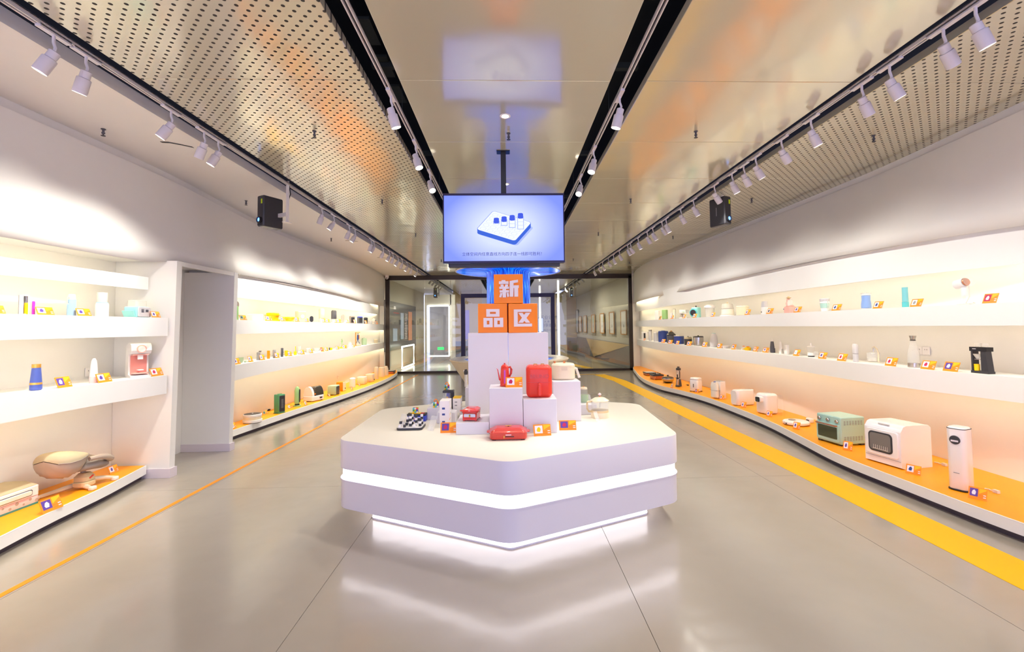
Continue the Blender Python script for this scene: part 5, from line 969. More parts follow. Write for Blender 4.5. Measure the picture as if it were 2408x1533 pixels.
def creampot(k):
    w, d, h = k.w, k.d, k.h; k.S('body', 'cream', w * .8, d, w * .3, [(.012, 0), (0, .015), (0, h * .66)], n=8); k.S('lid', 'cream', w * .8, d, w * .3, [(0, h * .665), (0, h * .78), (.012, h * .86), (.03, h * .88)], n=8); k.B('steam_port', 'beige', (0, -d / 2 - .002, h * .62), (w * .2, .006, h * .2)); 
    for x, r in ((.04, 0), (-.3, 0)): k.L('knob', 'copper', [(.012, h * .88), (.010, h * .93), (.014, h)], (x * w, 0, 0), n=12)
    k.T('handle', 'off_white', [(w * .38, 0, h * .6), (w * .46, 0, h * .56), (w * .56, 0, h * .06)], .014)
def press(k):
    w, d, h = k.w, k.d, k.h; x = w * .08; k.L('base', 'cream', [(w * .4, 0), (w * .41, h * .2), (w * .4, h * .22)], (x, 0, 0), n=28); k.L('trim_band', 'cream_dark', [(w * .4, h * .221), (w * .39, h * .30)], (x, 0, 0), n=28); k.L('glass', 'clear', [(w * .385, h * .301), (w * .385, h * .66), (w * .375, h * .66), (w * .375, h * .31)], (x, 0, 0), n=28); k.L('lid', 'cream', [(w * .40, h * .665), (w * .42, h * .70), (w * .24, h * .80), (w * .06, h * .84)], (x, 0, 0), n=28)
    k.L('stem', 'copper', [(w * .04, h * .84), (w * .04, h * .88)], (x, 0, 0)); k.L('ball_knob', 'pink_pale', [(.003, h * .875), (w * .08, h * .92), (w * .08, h * .95), (.003, h)], (x, 0, 0), n=16); k.T('plunger', 'steel', [(x, 0, h * .84), (x, 0, h * .4)], .003); k.T('handle', 'cream_dark', [(x - w * .36, 0, h * .66), (-w * .48, 0, h * .64), (-w * .5, 0, h * .56), (-w * .5, 0, h * .36), (-w * .42, 0, h * .24), (x - w * .36, 0, h * .24)], w * .045); k.P('spout', 'clear', [(x + w * .36, h * .66), (x + w * .48, h * .66), (x + w * .38, h * .56)], -.012, .012)
def acryl(k): w, d, h = k.w, k.d, k.h; build('leaning_sheet', MB().box((0, 0, h / 2), (w, .003, h)), 'acrylic', k.t, rot=(R(-24), 0, 0), smooth=0); build('brace', MB().prism([(.004, 0), (d, 0), (.004 + h * .12, h * .3)], -w * .1, w * .1, 'x'), 'acrylic', k.t, smooth=0)
def dishy(k): w, d, h = k.w, k.d, k.h; k.L('dish', 'white', [(w * .4, 0), (w * .5, h * .5), (w * .5, h * .8), (w * .44, h), (w * .38, h * .6), (.002, h * .5)], n=24)
card(K('product_card', 'orange product card cut off by the left edge of the picture, upper shelf', 'card', (-3.877, 3.592, 1.7500), 90, (0.109, 0.020, 0.070), 'orange product cards'), pic='photo_white',spot='photo_purple')
openbox(K('display_box', 'narrow open white box with grey inside on the near left upper shelf', 'box', (-3.943, 3.838, 1.7500), 90, (0.047, 0.042, 0.161), None))
vessel(K('electric_toothbrush', 'yellow upright electric toothbrush in front of the open white box', 'toothbrush', (-3.934, 3.846, 1.7500), 90, (0.023, 0.023, 0.149), None), segs=[('body','yellow',[(1,0),(1,.62),(.7,.66)]),('neck','steel',[(.6,.66),(.3,.9),(.3,1)])])
vessel(K('electric_toothbrush', 'purple upright electric toothbrush next to the yellow one', 'toothbrush', (-3.932, 3.902, 1.7500), 90, (0.019, 0.019, 0.142), None), segs=[('body','violet',[(1,0),(1,.75),(.8,.8)]),('neck','grey_light',[(.5,.8),(.3,.9),(.3,1)])])
card(K('product_card', 'orange product card right of the purple toothbrush', 'card', (-3.884, 3.962, 1.7500), 90, (0.142, 0.020, 0.073), 'orange product cards'), pic='photo_white',spot='photo_purple')
vessel(K('thermos_bottle', 'pale blue bottle with frosted top and strap loop, near left upper shelf', 'bottle', (-3.953, 4.254, 1.7500), 90, (0.063, 0.063, 0.198), None), segs=[('body','blue_pale',[(.95,0),(1,.02),(1,.72),(.95,.76)]),('cap','frosted',[(.85,.76),(.85,.94),(.7,1)])],handle=('cream',.55,.85,-1,.25))
card(K('product_card', 'orange product card right of the pale blue bottle', 'card', (-3.880, 4.309, 1.7500), 90, (0.138, 0.020, 0.074), 'orange product cards'), pic='photo_white',spot='photo_purple')
vessel(K('bottle_warmer', 'white bottle warmer with frosted cup and turquoise knob', 'appliance', (-3.950, 4.562, 1.7500), 90, (0.101, 0.101, 0.236), None), segs=[('base','white',[(.98,0),(1,.02),(1,.5),(.9,.56)]),('mint_ring','mint_bright',[(.86,.56),(.86,.6)]),('cup','frosted',[(.8,.6),(.8,.97),(.75,1)])],handle=('turquoise',.2,.26,1,.06))
sterilizer(K('steriliser', 'mint green steriliser with grey panel, clear cover and open flap', 'appliance', (-3.917, 4.929, 1.7500), 90, (0.204, 0.143, 0.184), None))
card(K('product_card', 'orange product card at the far end of the near left upper shelf', 'card', (-3.792, 5.047, 1.7500), 90, (0.123, 0.020, 0.072), 'orange product cards'), pic='photo_white',spot='photo_purple')
vessel(K('facial_device', 'dark blue tapered vase-like device with gold rings', 'appliance', (-3.963, 3.972, 1.1200), 90, (0.078, 0.078, 0.219), None), segs=[('body','blue',[(.8,0),(1,.04),(1,.22)]),('gold_band','gold',[(1.01,.22),(.98,.3)]),('upper_body','blue',[(.97,.3),(.72,.86)]),('gold_top','gold',[(.74,.86),(.74,1),(.6,1)])])
card(K('product_card', 'orange product card beside the dark blue tapered device', 'card', (-3.884, 4.146, 1.1200), 90, (0.132, 0.020, 0.099), 'orange product cards'), pic='photo_purple',spot='photo_white')
vessel(K('spray_bottle', 'white slim bottle with pink foot on the near left lower shelf', 'bottle', (-3.941, 4.481, 1.1200), 90, (0.065, 0.065, 0.232), None), segs=[('foot','pink_pale',[(1,0),(1,.26)]),('body','white',[(.98,.26),(.75,.75),(.6,.9),(.3,1)])])
card(K('product_card', 'orange product card in front of the white bottle with pink foot', 'card', (-3.864, 4.521, 1.1200), 90, (0.152, 0.020, 0.091), 'orange product cards'), pic='photo_white',spot='photo_purple')
capsule(K('coffee_machine', 'white and pink capsule coffee machine on the near left lower shelf', 'coffee machine', (-3.925, 4.985, 1.1200), 55, (0.172, 0.172, 0.363), None))
card(K('product_card', 'orange product card beside the pink coffee machine', 'card', (-3.789, 5.076, 1.1200), 90, (0.165, 0.020, 0.090), 'orange product cards'), pic='photo_white',spot='photo_red')
babyseat(K('baby_bouncer', 'beige baby bouncer with olive canopy and tilted seat on the left platform', 'baby seat', (-4.012, 4.393, 0.1480), 90, (0.579, 0.359, 0.401), None))
dispenser(K('storage_box', 'white box with olive lid and pink dotted base cut by the left edge', 'box', (-4.172, 3.868, 0.1480), 90, (0.476, 0.286, 0.189), None))
card(K('product_card', 'orange product card pair of pictures, before the baby bouncer', 'card', (-3.732, 3.911, 0.1480), 90, (0.168, 0.020, 0.110), 'orange product cards'), pic='photo_purple',spot='photo_white')
card(K('product_card', 'orange product card behind the foot end of the baby bouncer', 'card', (-4.066, 4.894, 0.1480), 90, (0.109, 0.020, 0.081), 'orange product cards'), pic='photo_white',spot='photo_purple')
fanstick(K('hand_fan', 'green stick with round dark head beside the second white fin', 'fan', (-3.921, 6.708, 1.7500), 90, (0.102, 0.061, 0.259), None))
card(K('product_card', 'orange product card right of the green hand fan', 'card', (-3.865, 6.806, 1.7500), 90, (0.170, 0.020, 0.079), 'orange product cards'), pic='photo_teal',spot='charcoal')
pot(K('basin', 'plain round white basin on the far left upper shelf', 'basin', (-4.098, 7.520, 1.7500), 90, (0.239, 0.239, 0.118), None), m='white',lid='white',knob='white',hz=.8)
yellowpot(K('steamer_pot', 'tall yellow collapsible pot with lid and wide rim', 'pot', (-4.122, 8.129, 1.7500), 90, (0.249, 0.249, 0.151), None))
card(K('product_card', 'orange product card in front of the tall yellow pot', 'card', (-3.946, 7.686, 1.7500), 70, (0.116, 0.020, 0.091), 'orange product cards'), pic='photo_white',spot='photo_purple')
yellowfold(K('steamer_pot', 'flat yellow folded pot, right of the tall yellow one', 'pot', (-4.116, 8.702, 1.7500), 90, (0.211, 0.211, 0.091), None))
card(K('product_card', 'orange product card in front of the flat yellow pot', 'card', (-3.958, 8.177, 1.7500), 70, (0.102, 0.020, 0.089), 'orange product cards'), pic='photo_white',spot='photo_purple')
card(K('product_card', 'orange product card right of the flat yellow pot', 'card', (-3.972, 8.754, 1.7500), 70, (0.105, 0.020, 0.095), 'orange product cards'), pic='photo_white',spot='photo_purple')
speaker(K('speaker_box', 'cream cube speaker with round white cone, far left upper shelf', 'speaker', (-4.099, 9.150, 1.7500), 52, (0.157, 0.141, 0.218), None))
card(K('product_card', 'orange product card right of the cream cube speaker', 'card', (-3.981, 9.198, 1.7500), 70, (0.093, 0.020, 0.079), 'orange product cards'), pic='photo_white',spot='photo_purple')
disc(K('round_sensor', 'small dark oval disc on a foot, right of the cream speaker', 'gadget', (-4.066, 9.577, 1.7500), 52, (0.075, 0.037, 0.129), None), m='charcoal')
card(K('product_card', 'orange product card left of the cream purifier', 'card', (-3.998, 10.080, 1.7500), 70, (0.099, 0.020, 0.097), 'orange product cards'), pic='photo_white',spot='photo_purple')
purifier(K('air_purifier', 'tall cream rounded purifier with white base', 'purifier', (-4.098, 10.183, 1.7500), 52, (0.116, 0.093, 0.311), None))
card(K('product_card', 'orange product card right of the cream purifier', 'card', (-4.001, 10.303, 1.7500), 70, (0.142, 0.020, 0.082), 'orange product cards'), pic='photo_white',spot='photo_purple')
purifier(K('air_purifier', 'slim dark blue purifier with white base', 'purifier', (-4.112, 10.919, 1.7500), 52, (0.118, 0.094, 0.302), None), top='grey_dark')
card(K('product_card', 'orange product card right of the dark blue purifier', 'card', (-4.009, 10.792, 1.7500), 70, (0.090, 0.020, 0.091), 'orange product cards'), pic='photo_white',spot='photo_purple')
card(K('product_card', 'orange product card left of the brown oval disc', 'card', (-4.015, 11.010, 1.7500), 70, (0.170, 0.020, 0.095), 'orange product cards'), pic='photo_white',spot='photo_purple')
disc(K('oval_mirror', 'brown oval disc standing upright on the far left upper shelf', 'mirror', (-4.112, 11.493, 1.7500), 52, (0.083, 0.041, 0.219), None))
cable(K('power_cable', 'tiny coil of black cable right of the brown oval disc', 'cable', (-4.114, 11.757, 1.7500), 52, (0.068, 0.055, 0.053), None))
card(K('product_card', 'orange product card left of the square dark box', 'card', (-4.036, 11.664, 1.7500), 70, (0.090, 0.020, 0.097), 'orange product cards'), pic='photo_white',spot='photo_purple')
box(K('heater_box', 'square dark brown box with rounded edges, far left upper shelf', 'appliance', (-4.168, 12.349, 1.7500), 52, (0.125, 0.075, 0.197), None), m='taupe_dark',r=.01,face='charcoal')
card(K('product_card', 'orange product card right of the square dark box', 'card', (-4.064, 12.310, 1.7500), 70, (0.090, 0.020, 0.108), 'orange product cards'), pic='photo_white',spot='photo_purple')
box(K('heater_box', 'dark box with blue side, second from the far end', 'appliance', (-4.243, 13.233, 1.7500), 52, (0.138, 0.096, 0.207), None), m='grey_dark',r=.015,face='charcoal',top='blue_box')
card(K('product_card', 'orange product card right of the dark box with blue side', 'card', (-4.178, 13.624, 1.7500), 70, (0.095, 0.020, 0.110), 'orange product cards'), pic='photo_white',spot='photo_purple')
purifier(K('radio', 'dark rounded box, third from the glass on the upper shelf', 'appliance', (-4.327, 14.041, 1.7500), 52, (0.121, 0.084, 0.201), None), top='charcoal',base='charcoal',z=.2)
box(K('carton', 'low white box beside the tiny white camera', 'box', (-4.382, 14.684, 1.7500), 52, (0.098, 0.069, 0.108), None), m='grey_light',r=.004)
minicam(K('mini_camera', 'tiny white ball camera at the end of the far left upper shelf', 'camera', (-4.445, 15.280, 1.7500), 90, (0.131, 0.131, 0.201), None))
card(K('product_card', 'orange product card at the glass end of the far left upper shelf', 'card', (-4.340, 15.292, 1.7500), 70, (0.107, 0.020, 0.110), 'orange product cards'), pic='photo_white',spot='photo_purple')
bowl(K('salad_bowl', 'sage green deep bowl beside the second white fin', 'bowl', (-3.954, 6.898, 1.1200), 90, (0.071, 0.071, 0.080), None), m='sage')
card(K('product_card', 'orange product card in front of the sage bowl', 'card', (-3.840, 6.628, 1.1200), 90, (0.145, 0.020, 0.090), 'orange product cards'), pic='photo_white',spot='photo_purple')
bowl(K('small_bowl', 'tiny sage bowl nearer the deep bowl', 'bowl', (-3.952, 7.006, 1.1200), 90, (0.039, 0.039, 0.017), None), m='sage')
bowl(K('small_bowl', 'tiny sage bowl farther from the deep bowl', 'bowl', (-3.974, 7.134, 1.1200), 90, (0.051, 0.051, 0.007), None), m='sage')
card(K('product_card', 'orange product card left of the grey grinder', 'card', (-3.903, 7.087, 1.1200), 90, (0.114, 0.020, 0.094), 'orange product cards'), pic='photo_white',spot='photo_purple')
grinder(K('coffee_grinder', 'grey hand coffee grinder with crank arm', 'grinder', (-4.002, 7.461, 1.1200), 90, (0.053, 0.053, 0.126), None))
card(K('product_card', 'orange product card right of the grey grinder', 'card', (-3.937, 7.475, 1.1200), 70, (0.090, 0.020, 0.092), 'orange product cards'), pic='photo_white',spot='photo_purple')
flask(K('lunch_flask', 'orange upright flask with side loop', 'flask', (-4.016, 7.799, 1.1200), 52, (0.053, 0.048, 0.136), None), m='orange')
flask(K('lunch_flask', 'light grey upright flask with side loop', 'flask', (-4.022, 8.007, 1.1200), 52, (0.055, 0.050, 0.140), None), m='grey')
card(K('product_card', 'orange product card between the two grey flasks', 'card', (-3.954, 7.983, 1.1200), 70, (0.090, 0.020, 0.091), 'orange product cards'), pic='photo_white',spot='photo_purple')
flask(K('lunch_flask', 'dark grey tallest flask with side loop', 'flask', (-4.023, 8.276, 1.1200), 52, (0.047, 0.042, 0.158), None), m='grey_dark')
vessel(K('yellow_cup', 'yellow cup right of the dark grey flask', 'cup', (-4.032, 8.443, 1.1200), 90, (0.056, 0.056, 0.104), None), segs=[('cup','yellow',[(.7,0),(.9,.1),(1,.9),(.9,1)])])
card(K('product_card', 'orange product card right of the yellow cup', 'card', (-3.964, 8.460, 1.1200), 70, (0.090, 0.020, 0.088), 'orange product cards'), pic='photo_white',spot='photo_purple')
spatula(K('sauce_bottle', 'yellow long-necked scoop bottle', 'bottle', (-4.036, 8.801, 1.1200), 52, (0.047, 0.037, 0.166), None))
vessel(K('milk_jug', 'white clear-topped blender jug on the far left lower shelf', 'jug', (-4.059, 9.037, 1.1200), 90, (0.083, 0.083, 0.156), None), segs=[('base','white',[(.8,0),(1,.2),(.7,.42)]),('jug','frosted',[(.6,.42),(.8,.9),(.7,1)])])
card(K('product_card', 'orange product card right of the white blender jug', 'card', (-3.977, 9.001, 1.1200), 70, (0.098, 0.020, 0.092), 'orange product cards'), pic='photo_white',spot='photo_purple')
pot(K('small_pot', 'small white pot with round lid knob, far left lower shelf', 'pot', (-4.070, 9.459, 1.1200), 90, (0.087, 0.087, 0.112), None), m='white',lid='white',knob='beige')
card(K('product_card', 'orange product card right of the small white pot', 'card', (-3.986, 9.415, 1.1200), 70, (0.090, 0.020, 0.090), 'orange product cards'), pic='photo_white',spot='photo_purple')
bowl(K('mixing_bowl', 'white bowl with a dark lifted handle end', 'bowl', (-4.092, 9.915, 1.1200), 90, (0.114, 0.114, 0.082), None), m='white')
card(K('product_card', 'orange product card right of the white bowl', 'card', (-3.997, 10.005, 1.1200), 70, (0.090, 0.020, 0.099), 'orange product cards'), pic='photo_red',spot='photo_white')
bowl(K('mixing_bowl', 'smaller white bowl between two orange cards', 'bowl', (-4.086, 10.402, 1.1200), 90, (0.086, 0.086, 0.022), None), m='white')
card(K('product_card', 'orange product card behind the smaller white bowl', 'card', (-4.001, 10.244, 1.1200), 70, (0.091, 0.020, 0.088), 'orange product cards'), pic='photo_white',spot='photo_purple')
box(K('timer_box', 'small black and yellow box on the far left lower shelf', 'box', (-4.077, 10.638, 1.1200), 52, (0.062, 0.049, 0.060), None), m='charcoal',r=.004,face='yellow',fw=.9,fz=(.05,.95))
card(K('product_card', 'orange product card left of the lime plant tray', 'card', (-4.012, 10.914, 1.1200), 70, (0.126, 0.020, 0.078), 'orange product cards'), pic='photo_white',spot='photo_purple')
plant(K('planter', 'bamboo stems in a glass over a lime green tray', 'plant', (-4.142, 11.539, 1.1200), 90, (0.140, 0.140, 0.243), None))
card(K('product_card', 'orange product card right of the lime plant tray', 'card', (-4.029, 11.437, 1.1200), 70, (0.170, 0.020, 0.087), 'orange product cards'), pic='photo_white',spot='photo_purple')
vessel(K('bottle', 'slim white bottle right of the plant', 'bottle', (-4.151, 12.125, 1.1200), 90, (0.112, 0.112, 0.139), None), segs=[('body','white',[(1,0),(1,.75)]),('cap','off_white',[(.8,.75),(.8,1)])])
card(K('product_card', 'orange product card left of the wooden stand', 'card', (-4.057, 12.164, 1.1200), 70, (0.102, 0.020, 0.072), 'orange product cards'), pic='photo_white',spot='photo_purple')
stand(K('toy_stand', 'wooden stand with a swinging blue acrobat figure', 'toy', (-4.229, 13.007, 1.1200), 52, (0.153, 0.107, 0.388), None))
pot(K('electric_cooker', 'sage green square cooker behind the wooden stand', 'cooker', (-4.319, 13.869, 1.1200), 52, (0.145, 0.101, 0.225), None), m='sage',lid='sage',knob='sage',square=True,hz=.6,handles='sage')
dishy(K('dish', 'flat white dish between the green cooker and beige pot', 'dish', (-4.389, 14.695, 1.1200), 90, (0.111, 0.111, 0.018), None))
pot(K('clay_pot', 'beige round pot with lid and side handles near the glass', 'pot', (-4.511, 15.600, 1.1200), 90, (0.218, 0.218, 0.145), None), m='beige',lid='beige',knob='beige',handles='beige')
card(K('product_card', 'orange product card beside the second fin on the far left platform', 'card', (-4.053, 6.942, 0.1480), 90, (0.090, 0.020, 0.092), 'orange product cards'), pic='photo_white',spot='photo_purple')
roundcooker(K('electric_grill', 'low round white cooker with dark glass top', 'cooker', (-4.041, 7.382, 0.1480), 90, (0.273, 0.273, 0.135), None))
card(K('product_card', 'orange product card right of the round white cooker', 'card', (-4.186, 8.059, 0.1480), 90, (0.154, 0.020, 0.070), 'orange product cards'), pic='photo_teal',spot='charcoal')
cable(K('power_cable', 'black cable coiled before the green tower heater', 'cable', (-4.318, 8.355, 0.1480), 90, (0.160, 0.096, 0.008), None))
towerheater(K('tower_heater', 'tall square dark green heater with black grille', 'heater', (-4.011, 8.172, 0.1480), 68, (0.147, 0.132, 0.334), None))
card(K('product_card', 'orange product card right of the dark green heater', 'card', (-4.029, 8.623, 0.1480), 90, (0.155, 0.020, 0.070), 'orange product cards'), pic='photo_white',spot='photo_purple')
roundheater(K('round_heater', 'light green rounded heater on a round foot', 'heater', (-4.013, 8.846, 0.1480), 100, (0.142, 0.120, 0.375), None))
card(K('product_card', 'orange product card before the dish dryer', 'card', (-3.877, 8.944, 0.1480), 90, (0.106, 0.020, 0.089), 'orange product cards'), pic='photo_white',spot='navy')
dryer(K('dish_dryer', 'white dish dryer with smoked curved dome', 'dryer', (-3.986, 9.517, 0.1480), 70, (0.335, 0.251, 0.302), None))
card(K('product_card', 'orange product card before the pale green toaster oven', 'card', (-3.849, 10.022, 0.1480), 90, (0.090, 0.020, 0.070), 'orange product cards'), pic='photo_white',spot='photo_purple')
box(K('toaster_oven', 'pale green toaster oven with dark front on the far left platform', 'oven', (-3.884, 10.313, 0.1480), 90, (0.238, 0.190, 0.208), None), m='sage',r=.02,face='charcoal',fz=(.1,.9),feet='charcoal')
card(K('product_card', 'orange product card right of the pale green toaster oven', 'card', (-3.798, 10.481, 0.1480), 90, (0.090, 0.020, 0.070), 'orange product cards'), pic='photo_white',spot='photo_purple')
box(K('retro_box', 'cream box with orange shell behind the toaster oven', 'appliance', (-3.951, 10.948, 0.1480), 90, (0.196, 0.157, 0.213), None), m='orange',r=.02,face='cream',fz=(.02,.98),fw=.95,knob='charcoal')
purifier(K('loop_kettle', 'slim white appliance body with standing loop handle', 'appliance', (-3.882, 11.539, 0.1480), 90, (0.144, 0.130, 0.241), None), top='white',base='off_white',z=.1)
card(K('product_card', 'orange product card before the slim white appliance', 'card', (-3.707, 11.030, 0.1480), 90, (0.101, 0.020, 0.070), 'orange product cards'), pic='photo_white',spot='photo_purple')
box(K('rice_cooker', 'cream rounded rice cooker box on the far left platform', 'cooker', (-3.856, 12.202, 0.1480), 90, (0.237, 0.213, 0.196), None), m='cream',r=.04,bevel=.02,line='beige')
card(K('product_card', 'orange product card before the cream rice cooker', 'card', (-3.779, 11.818, 0.1480), 90, (0.131, 0.020, 0.070), 'orange product cards'), pic='photo_white',spot='photo_purple')
box(K('coffee_maker', 'low beige box coffee maker with dark front spot', 'coffee machine', (-3.810, 12.754, 0.1480), 90, (0.214, 0.193, 0.209), None), m='beige',r=.01,knob='charcoal')
card(K('product_card', 'orange product card before the low beige coffee maker', 'card', (-3.761, 12.664, 0.1480), 90, (0.117, 0.020, 0.070), 'orange product cards'), pic='photo_white',spot='photo_purple')
purifier(K('tall_kettle', 'tall beige rounded appliance left of the beige kettle', 'appliance', (-3.806, 13.347, 0.1480), 90, (0.123, 0.111, 0.351), None), top='beige',base='beige',z=.1)
vessel(K('kettle', 'beige cylinder kettle with side handle', 'kettle', (-3.832, 13.998, 0.1480), 90, (0.208, 0.208, 0.279), None), segs=[('body','beige',[(.85,0),(.85,.9),(.75,1)])],handle=('cream',.15,.5,1,.12))
vessel(K('jug', 'beige angular jug closest to the glass', 'jug', (-3.813, 14.403, 0.1480), 90, (0.164, 0.164, 0.285), None), segs=[('body','beige',[(.95,0),(.9,.7),(.6,.95),(.5,1)])])
card(K('product_card', 'orange product card between the beige tall appliance and kettle', 'card', (-3.797, 13.335, 0.1480), 90, (0.090, 0.020, 0.070), 'orange product cards'), pic='photo_white',spot='photo_purple')
card(K('product_card', 'orange product card beside the black grill pan', 'card', (-3.807, 15.201, 0.1480), 90, (0.090, 0.020, 0.070), 'orange product cards'), pic='photo_white',spot='photo_purple')
grill(K('grill_pan', 'flat black grill pan at the glass end of the left platform', 'grill', (-3.779, 14.904, 0.1480), 90, (0.271, 0.244, 0.125), None))
box(K('carton', 'white upright box first from the glass on the right upper shelf', 'appliance', (4.347, 13.049, 1.7550), -52, (0.118, 0.095, 0.268), None), m='white',r=.01)
card(K('product_card', 'orange product card before the first white box by the glass', 'card', (4.194, 12.415, 1.7550), -70, (0.090, 0.020, 0.099), 'orange product cards'), pic='photo_teal',spot='charcoal')
box(K('green_box', 'green upright box second from the glass on the right upper shelf', 'appliance', (4.286, 12.263, 1.7550), -52, (0.126, 0.101, 0.263), None), m='green_soft',r=.006,feet='charcoal')
photoframe(K('photo_frame', 'grey-edged frame with a white box before it', 'frame', (4.240, 11.523, 1.7550), -52, (0.118, 0.083, 0.257), None))
card(K('product_card', 'orange product card before the grey-edged frame', 'card', (4.133, 11.330, 1.7550), -70, (0.098, 0.020, 0.094), 'orange product cards'), pic='photo_white',spot='photo_purple')
espresso(K('espresso_machine', 'white espresso machine on a flat plinth, right upper shelf', 'coffee machine', (4.261, 10.851, 1.7550), -52, (0.201, 0.161, 0.207), None))
card(K('product_card', 'orange product card before the white espresso machine', 'card', (4.113, 10.497, 1.7550), -70, (0.090, 0.020, 0.092), 'orange product cards'), pic='photo_white',spot='photo_purple')
turqpot(K('air_fryer', 'turquoise rounded fryer with dark round front and black knob', 'fryer', (4.239, 10.091, 1.7550), -52, (0.185, 0.167, 0.273), None))
card(K('product_card', 'orange product card before the turquoise fryer', 'card', (4.103, 9.871, 1.7550), -70, (0.111, 0.020, 0.093), 'orange product cards'), pic='photo_white',spot='navy')
jar(K('water_jug', 'clear jug with white lid and spout, right upper shelf', 'jug', (4.257, 9.438, 1.7550), -90, (0.238, 0.238, 0.260), None))
card(K('product_card', 'orange product card before the clear jug with white lid', 'card', (4.094, 8.963, 1.7550), -70, (0.102, 0.020, 0.092), 'orange product cards'), pic='photo_white',spot='navy')
eggcooker(K('egg_cooker', 'white egg cooker with glass cover on a round plate', 'cooker', (4.273, 8.698, 1.7550), -90, (0.279, 0.279, 0.287), None))
pot(K('rice_pot', 'pale green round pot with wooden knob, right upper shelf', 'pot', (4.242, 8.077, 1.7550), -90, (0.215, 0.215, 0.178), None), m='cream',lid='cream',knob='wood',hz=.85,side='mint')
card(K('product_card', 'orange product card before the pale green pot', 'card', (4.097, 7.667, 1.7550), -90, (0.159, 0.020, 0.099), 'orange product cards'), pic='photo_white',spot='photo_purple')
bagbox(K('humidifier', 'white and grey bag-shaped appliance, right upper shelf', 'appliance', (4.180, 7.263, 1.7550), -90, (0.097, 0.078, 0.211), None))
card(K('product_card', 'orange product card before the bag-shaped appliance', 'card', (4.104, 7.014, 1.7550), -90, (0.164, 0.020, 0.093), 'orange product cards'), pic='photo_white',spot='charcoal')
pinkmaker(K('coffee_maker', 'pink coffee maker with glass jug, right upper shelf', 'coffee machine', (4.203, 6.642, 1.7550), -90, (0.150, 0.105, 0.249), None))
card(K('product_card', 'orange product card before the pink coffee maker', 'card', (4.117, 6.348, 1.7550), -90, (0.153, 0.020, 0.089), 'orange product cards'), pic='photo_white',spot='photo_purple')
vessel(K('folding_kettle', 'white and mint jug with grey lid, right upper shelf', 'kettle', (4.224, 5.921, 1.7550), -90, (0.115, 0.115, 0.173), None), segs=[('base','white',[(.78,0),(.8,.26)]),('mint_band','mint',[(.84,.27),(.95,.62)]),('rim','white',[(1,.63),(1,.7),(.95,.78)]),('lid','grey_light',[(1,.79),(1,.96),(.9,1)])],handle=('frosted',.2,.75,1,.12))
card(K('product_card', 'orange product card before the mint jug', 'card', (4.136, 5.604, 1.7550), -90, (0.151, 0.020, 0.086), 'orange product cards'), pic='photo_white',spot='navy')
vessel(K('blue_kettle', 'cornflower blue waisted kettle with clear lid', 'kettle', (4.237, 5.236, 1.7550), -90, (0.100, 0.100, 0.205), None), segs=[('foot','white',[(.9,0),(.9,.06)]),('body','blue_kettle',[(.98,.07),(1,.12),(1,.3),(.86,.55),(.88,.8)]),('collar','white',[(.9,.81),(.9,.9)]),('lid','frosted',[(1,.9),(1,.94),(.2,.95),(.2,1)])])
card(K('product_card', 'orange product card before the cornflower blue kettle', 'card', (4.156, 4.984, 1.7550), -90, (0.123, 0.020, 0.088), 'orange product cards'), pic='photo_white',spot='navy')
vessel(K('tube_speaker', 'tall turquoise tube with darker base, right upper shelf', 'speaker', (4.238, 4.707, 1.7550), -90, (0.059, 0.059, 0.215), None), segs=[('base','turquoise',[(1,0),(1,.28)]),('tube','aqua',[(.95,.29),(.9,.6),(.9,1)])])
card(K('product_card', 'orange product card before the tall turquoise tube', 'card', (4.178, 4.527, 1.7550), -90, (0.129, 0.020, 0.087), 'orange product cards'), pic='photo_white',spot='grey')
hairdryer(K('hair_dryer', 'white hair dryer standing on a cradle, right upper shelf', 'hair dryer', (4.283, 4.124, 1.7550), -90, (0.155, 0.078, 0.257), None))
card(K('product_card', 'orange product card beside the white hair dryer', 'card', (4.227, 3.858, 1.7550), -90, (0.119, 0.020, 0.093), 'orange product cards'), pic='photo_red',spot='photo_white')
box(K('carton', 'white box with black edge first from the glass on the right lower shelf', 'appliance', (4.536, 14.875, 1.1200), -52, (0.240, 0.096, 0.268), None), m='white',r=.006,face='charcoal',fw=.3)
card(K('product_card', 'orange product card before the white box by the glass', 'card', (4.418, 14.642, 1.1200), -70, (0.099, 0.020, 0.070), 'orange product cards'), pic='photo_white',spot='photo_purple')
box(K('slim_tower', 'slim white tower second from the glass on the right lower shelf', 'appliance', (4.435, 14.041, 1.1200), -52, (0.084, 0.075, 0.344), None), m='grey_light',r=.01,top='grey')
vessel(K('humidifier', 'pale grey cylinder humidifier left of the dark blue jug', 'humidifier', (4.421, 13.438, 1.1200), -90, (0.160, 0.160, 0.284), None), segs=[('body','grey_light',[(.98,0),(1,.03),(1,.9),(.8,.96)]),('cap','white',[(.3,.96),(.3,1)])])
vessel(K('air_fryer', 'dark blue tall fryer with black side handle', 'fryer', (4.435, 12.866, 1.1200), -90, (0.276, 0.276, 0.325), None), segs=[('body','navy',[(.92,0),(1,.04),(1,.92),(.85,.97)]),('cap','navy',[(.4,.97),(.4,1)])],handle=('charcoal',.3,.6,-1,.14))
card(K('product_card', 'orange product card before the dark blue fryer', 'card', (4.212, 12.261, 1.1200), -70, (0.147, 0.020, 0.105), 'orange product cards'), pic='photo_white',spot='photo_purple')
vessel(K('tall_steamer', 'grey pot with cone-shaped glass lid', 'pot', (4.354, 12.008, 1.1200), -90, (0.238, 0.238, 0.333), None), segs=[('body','grey_dark',[(.85,0),(.95,.05),(.95,.6)]),('rim','charcoal',[(1,.6),(1,.68)]),('cone_lid','smoke',[(.98,.69),(.3,.92)]),('knob','wood',[(.18,.92),(.2,1)])])
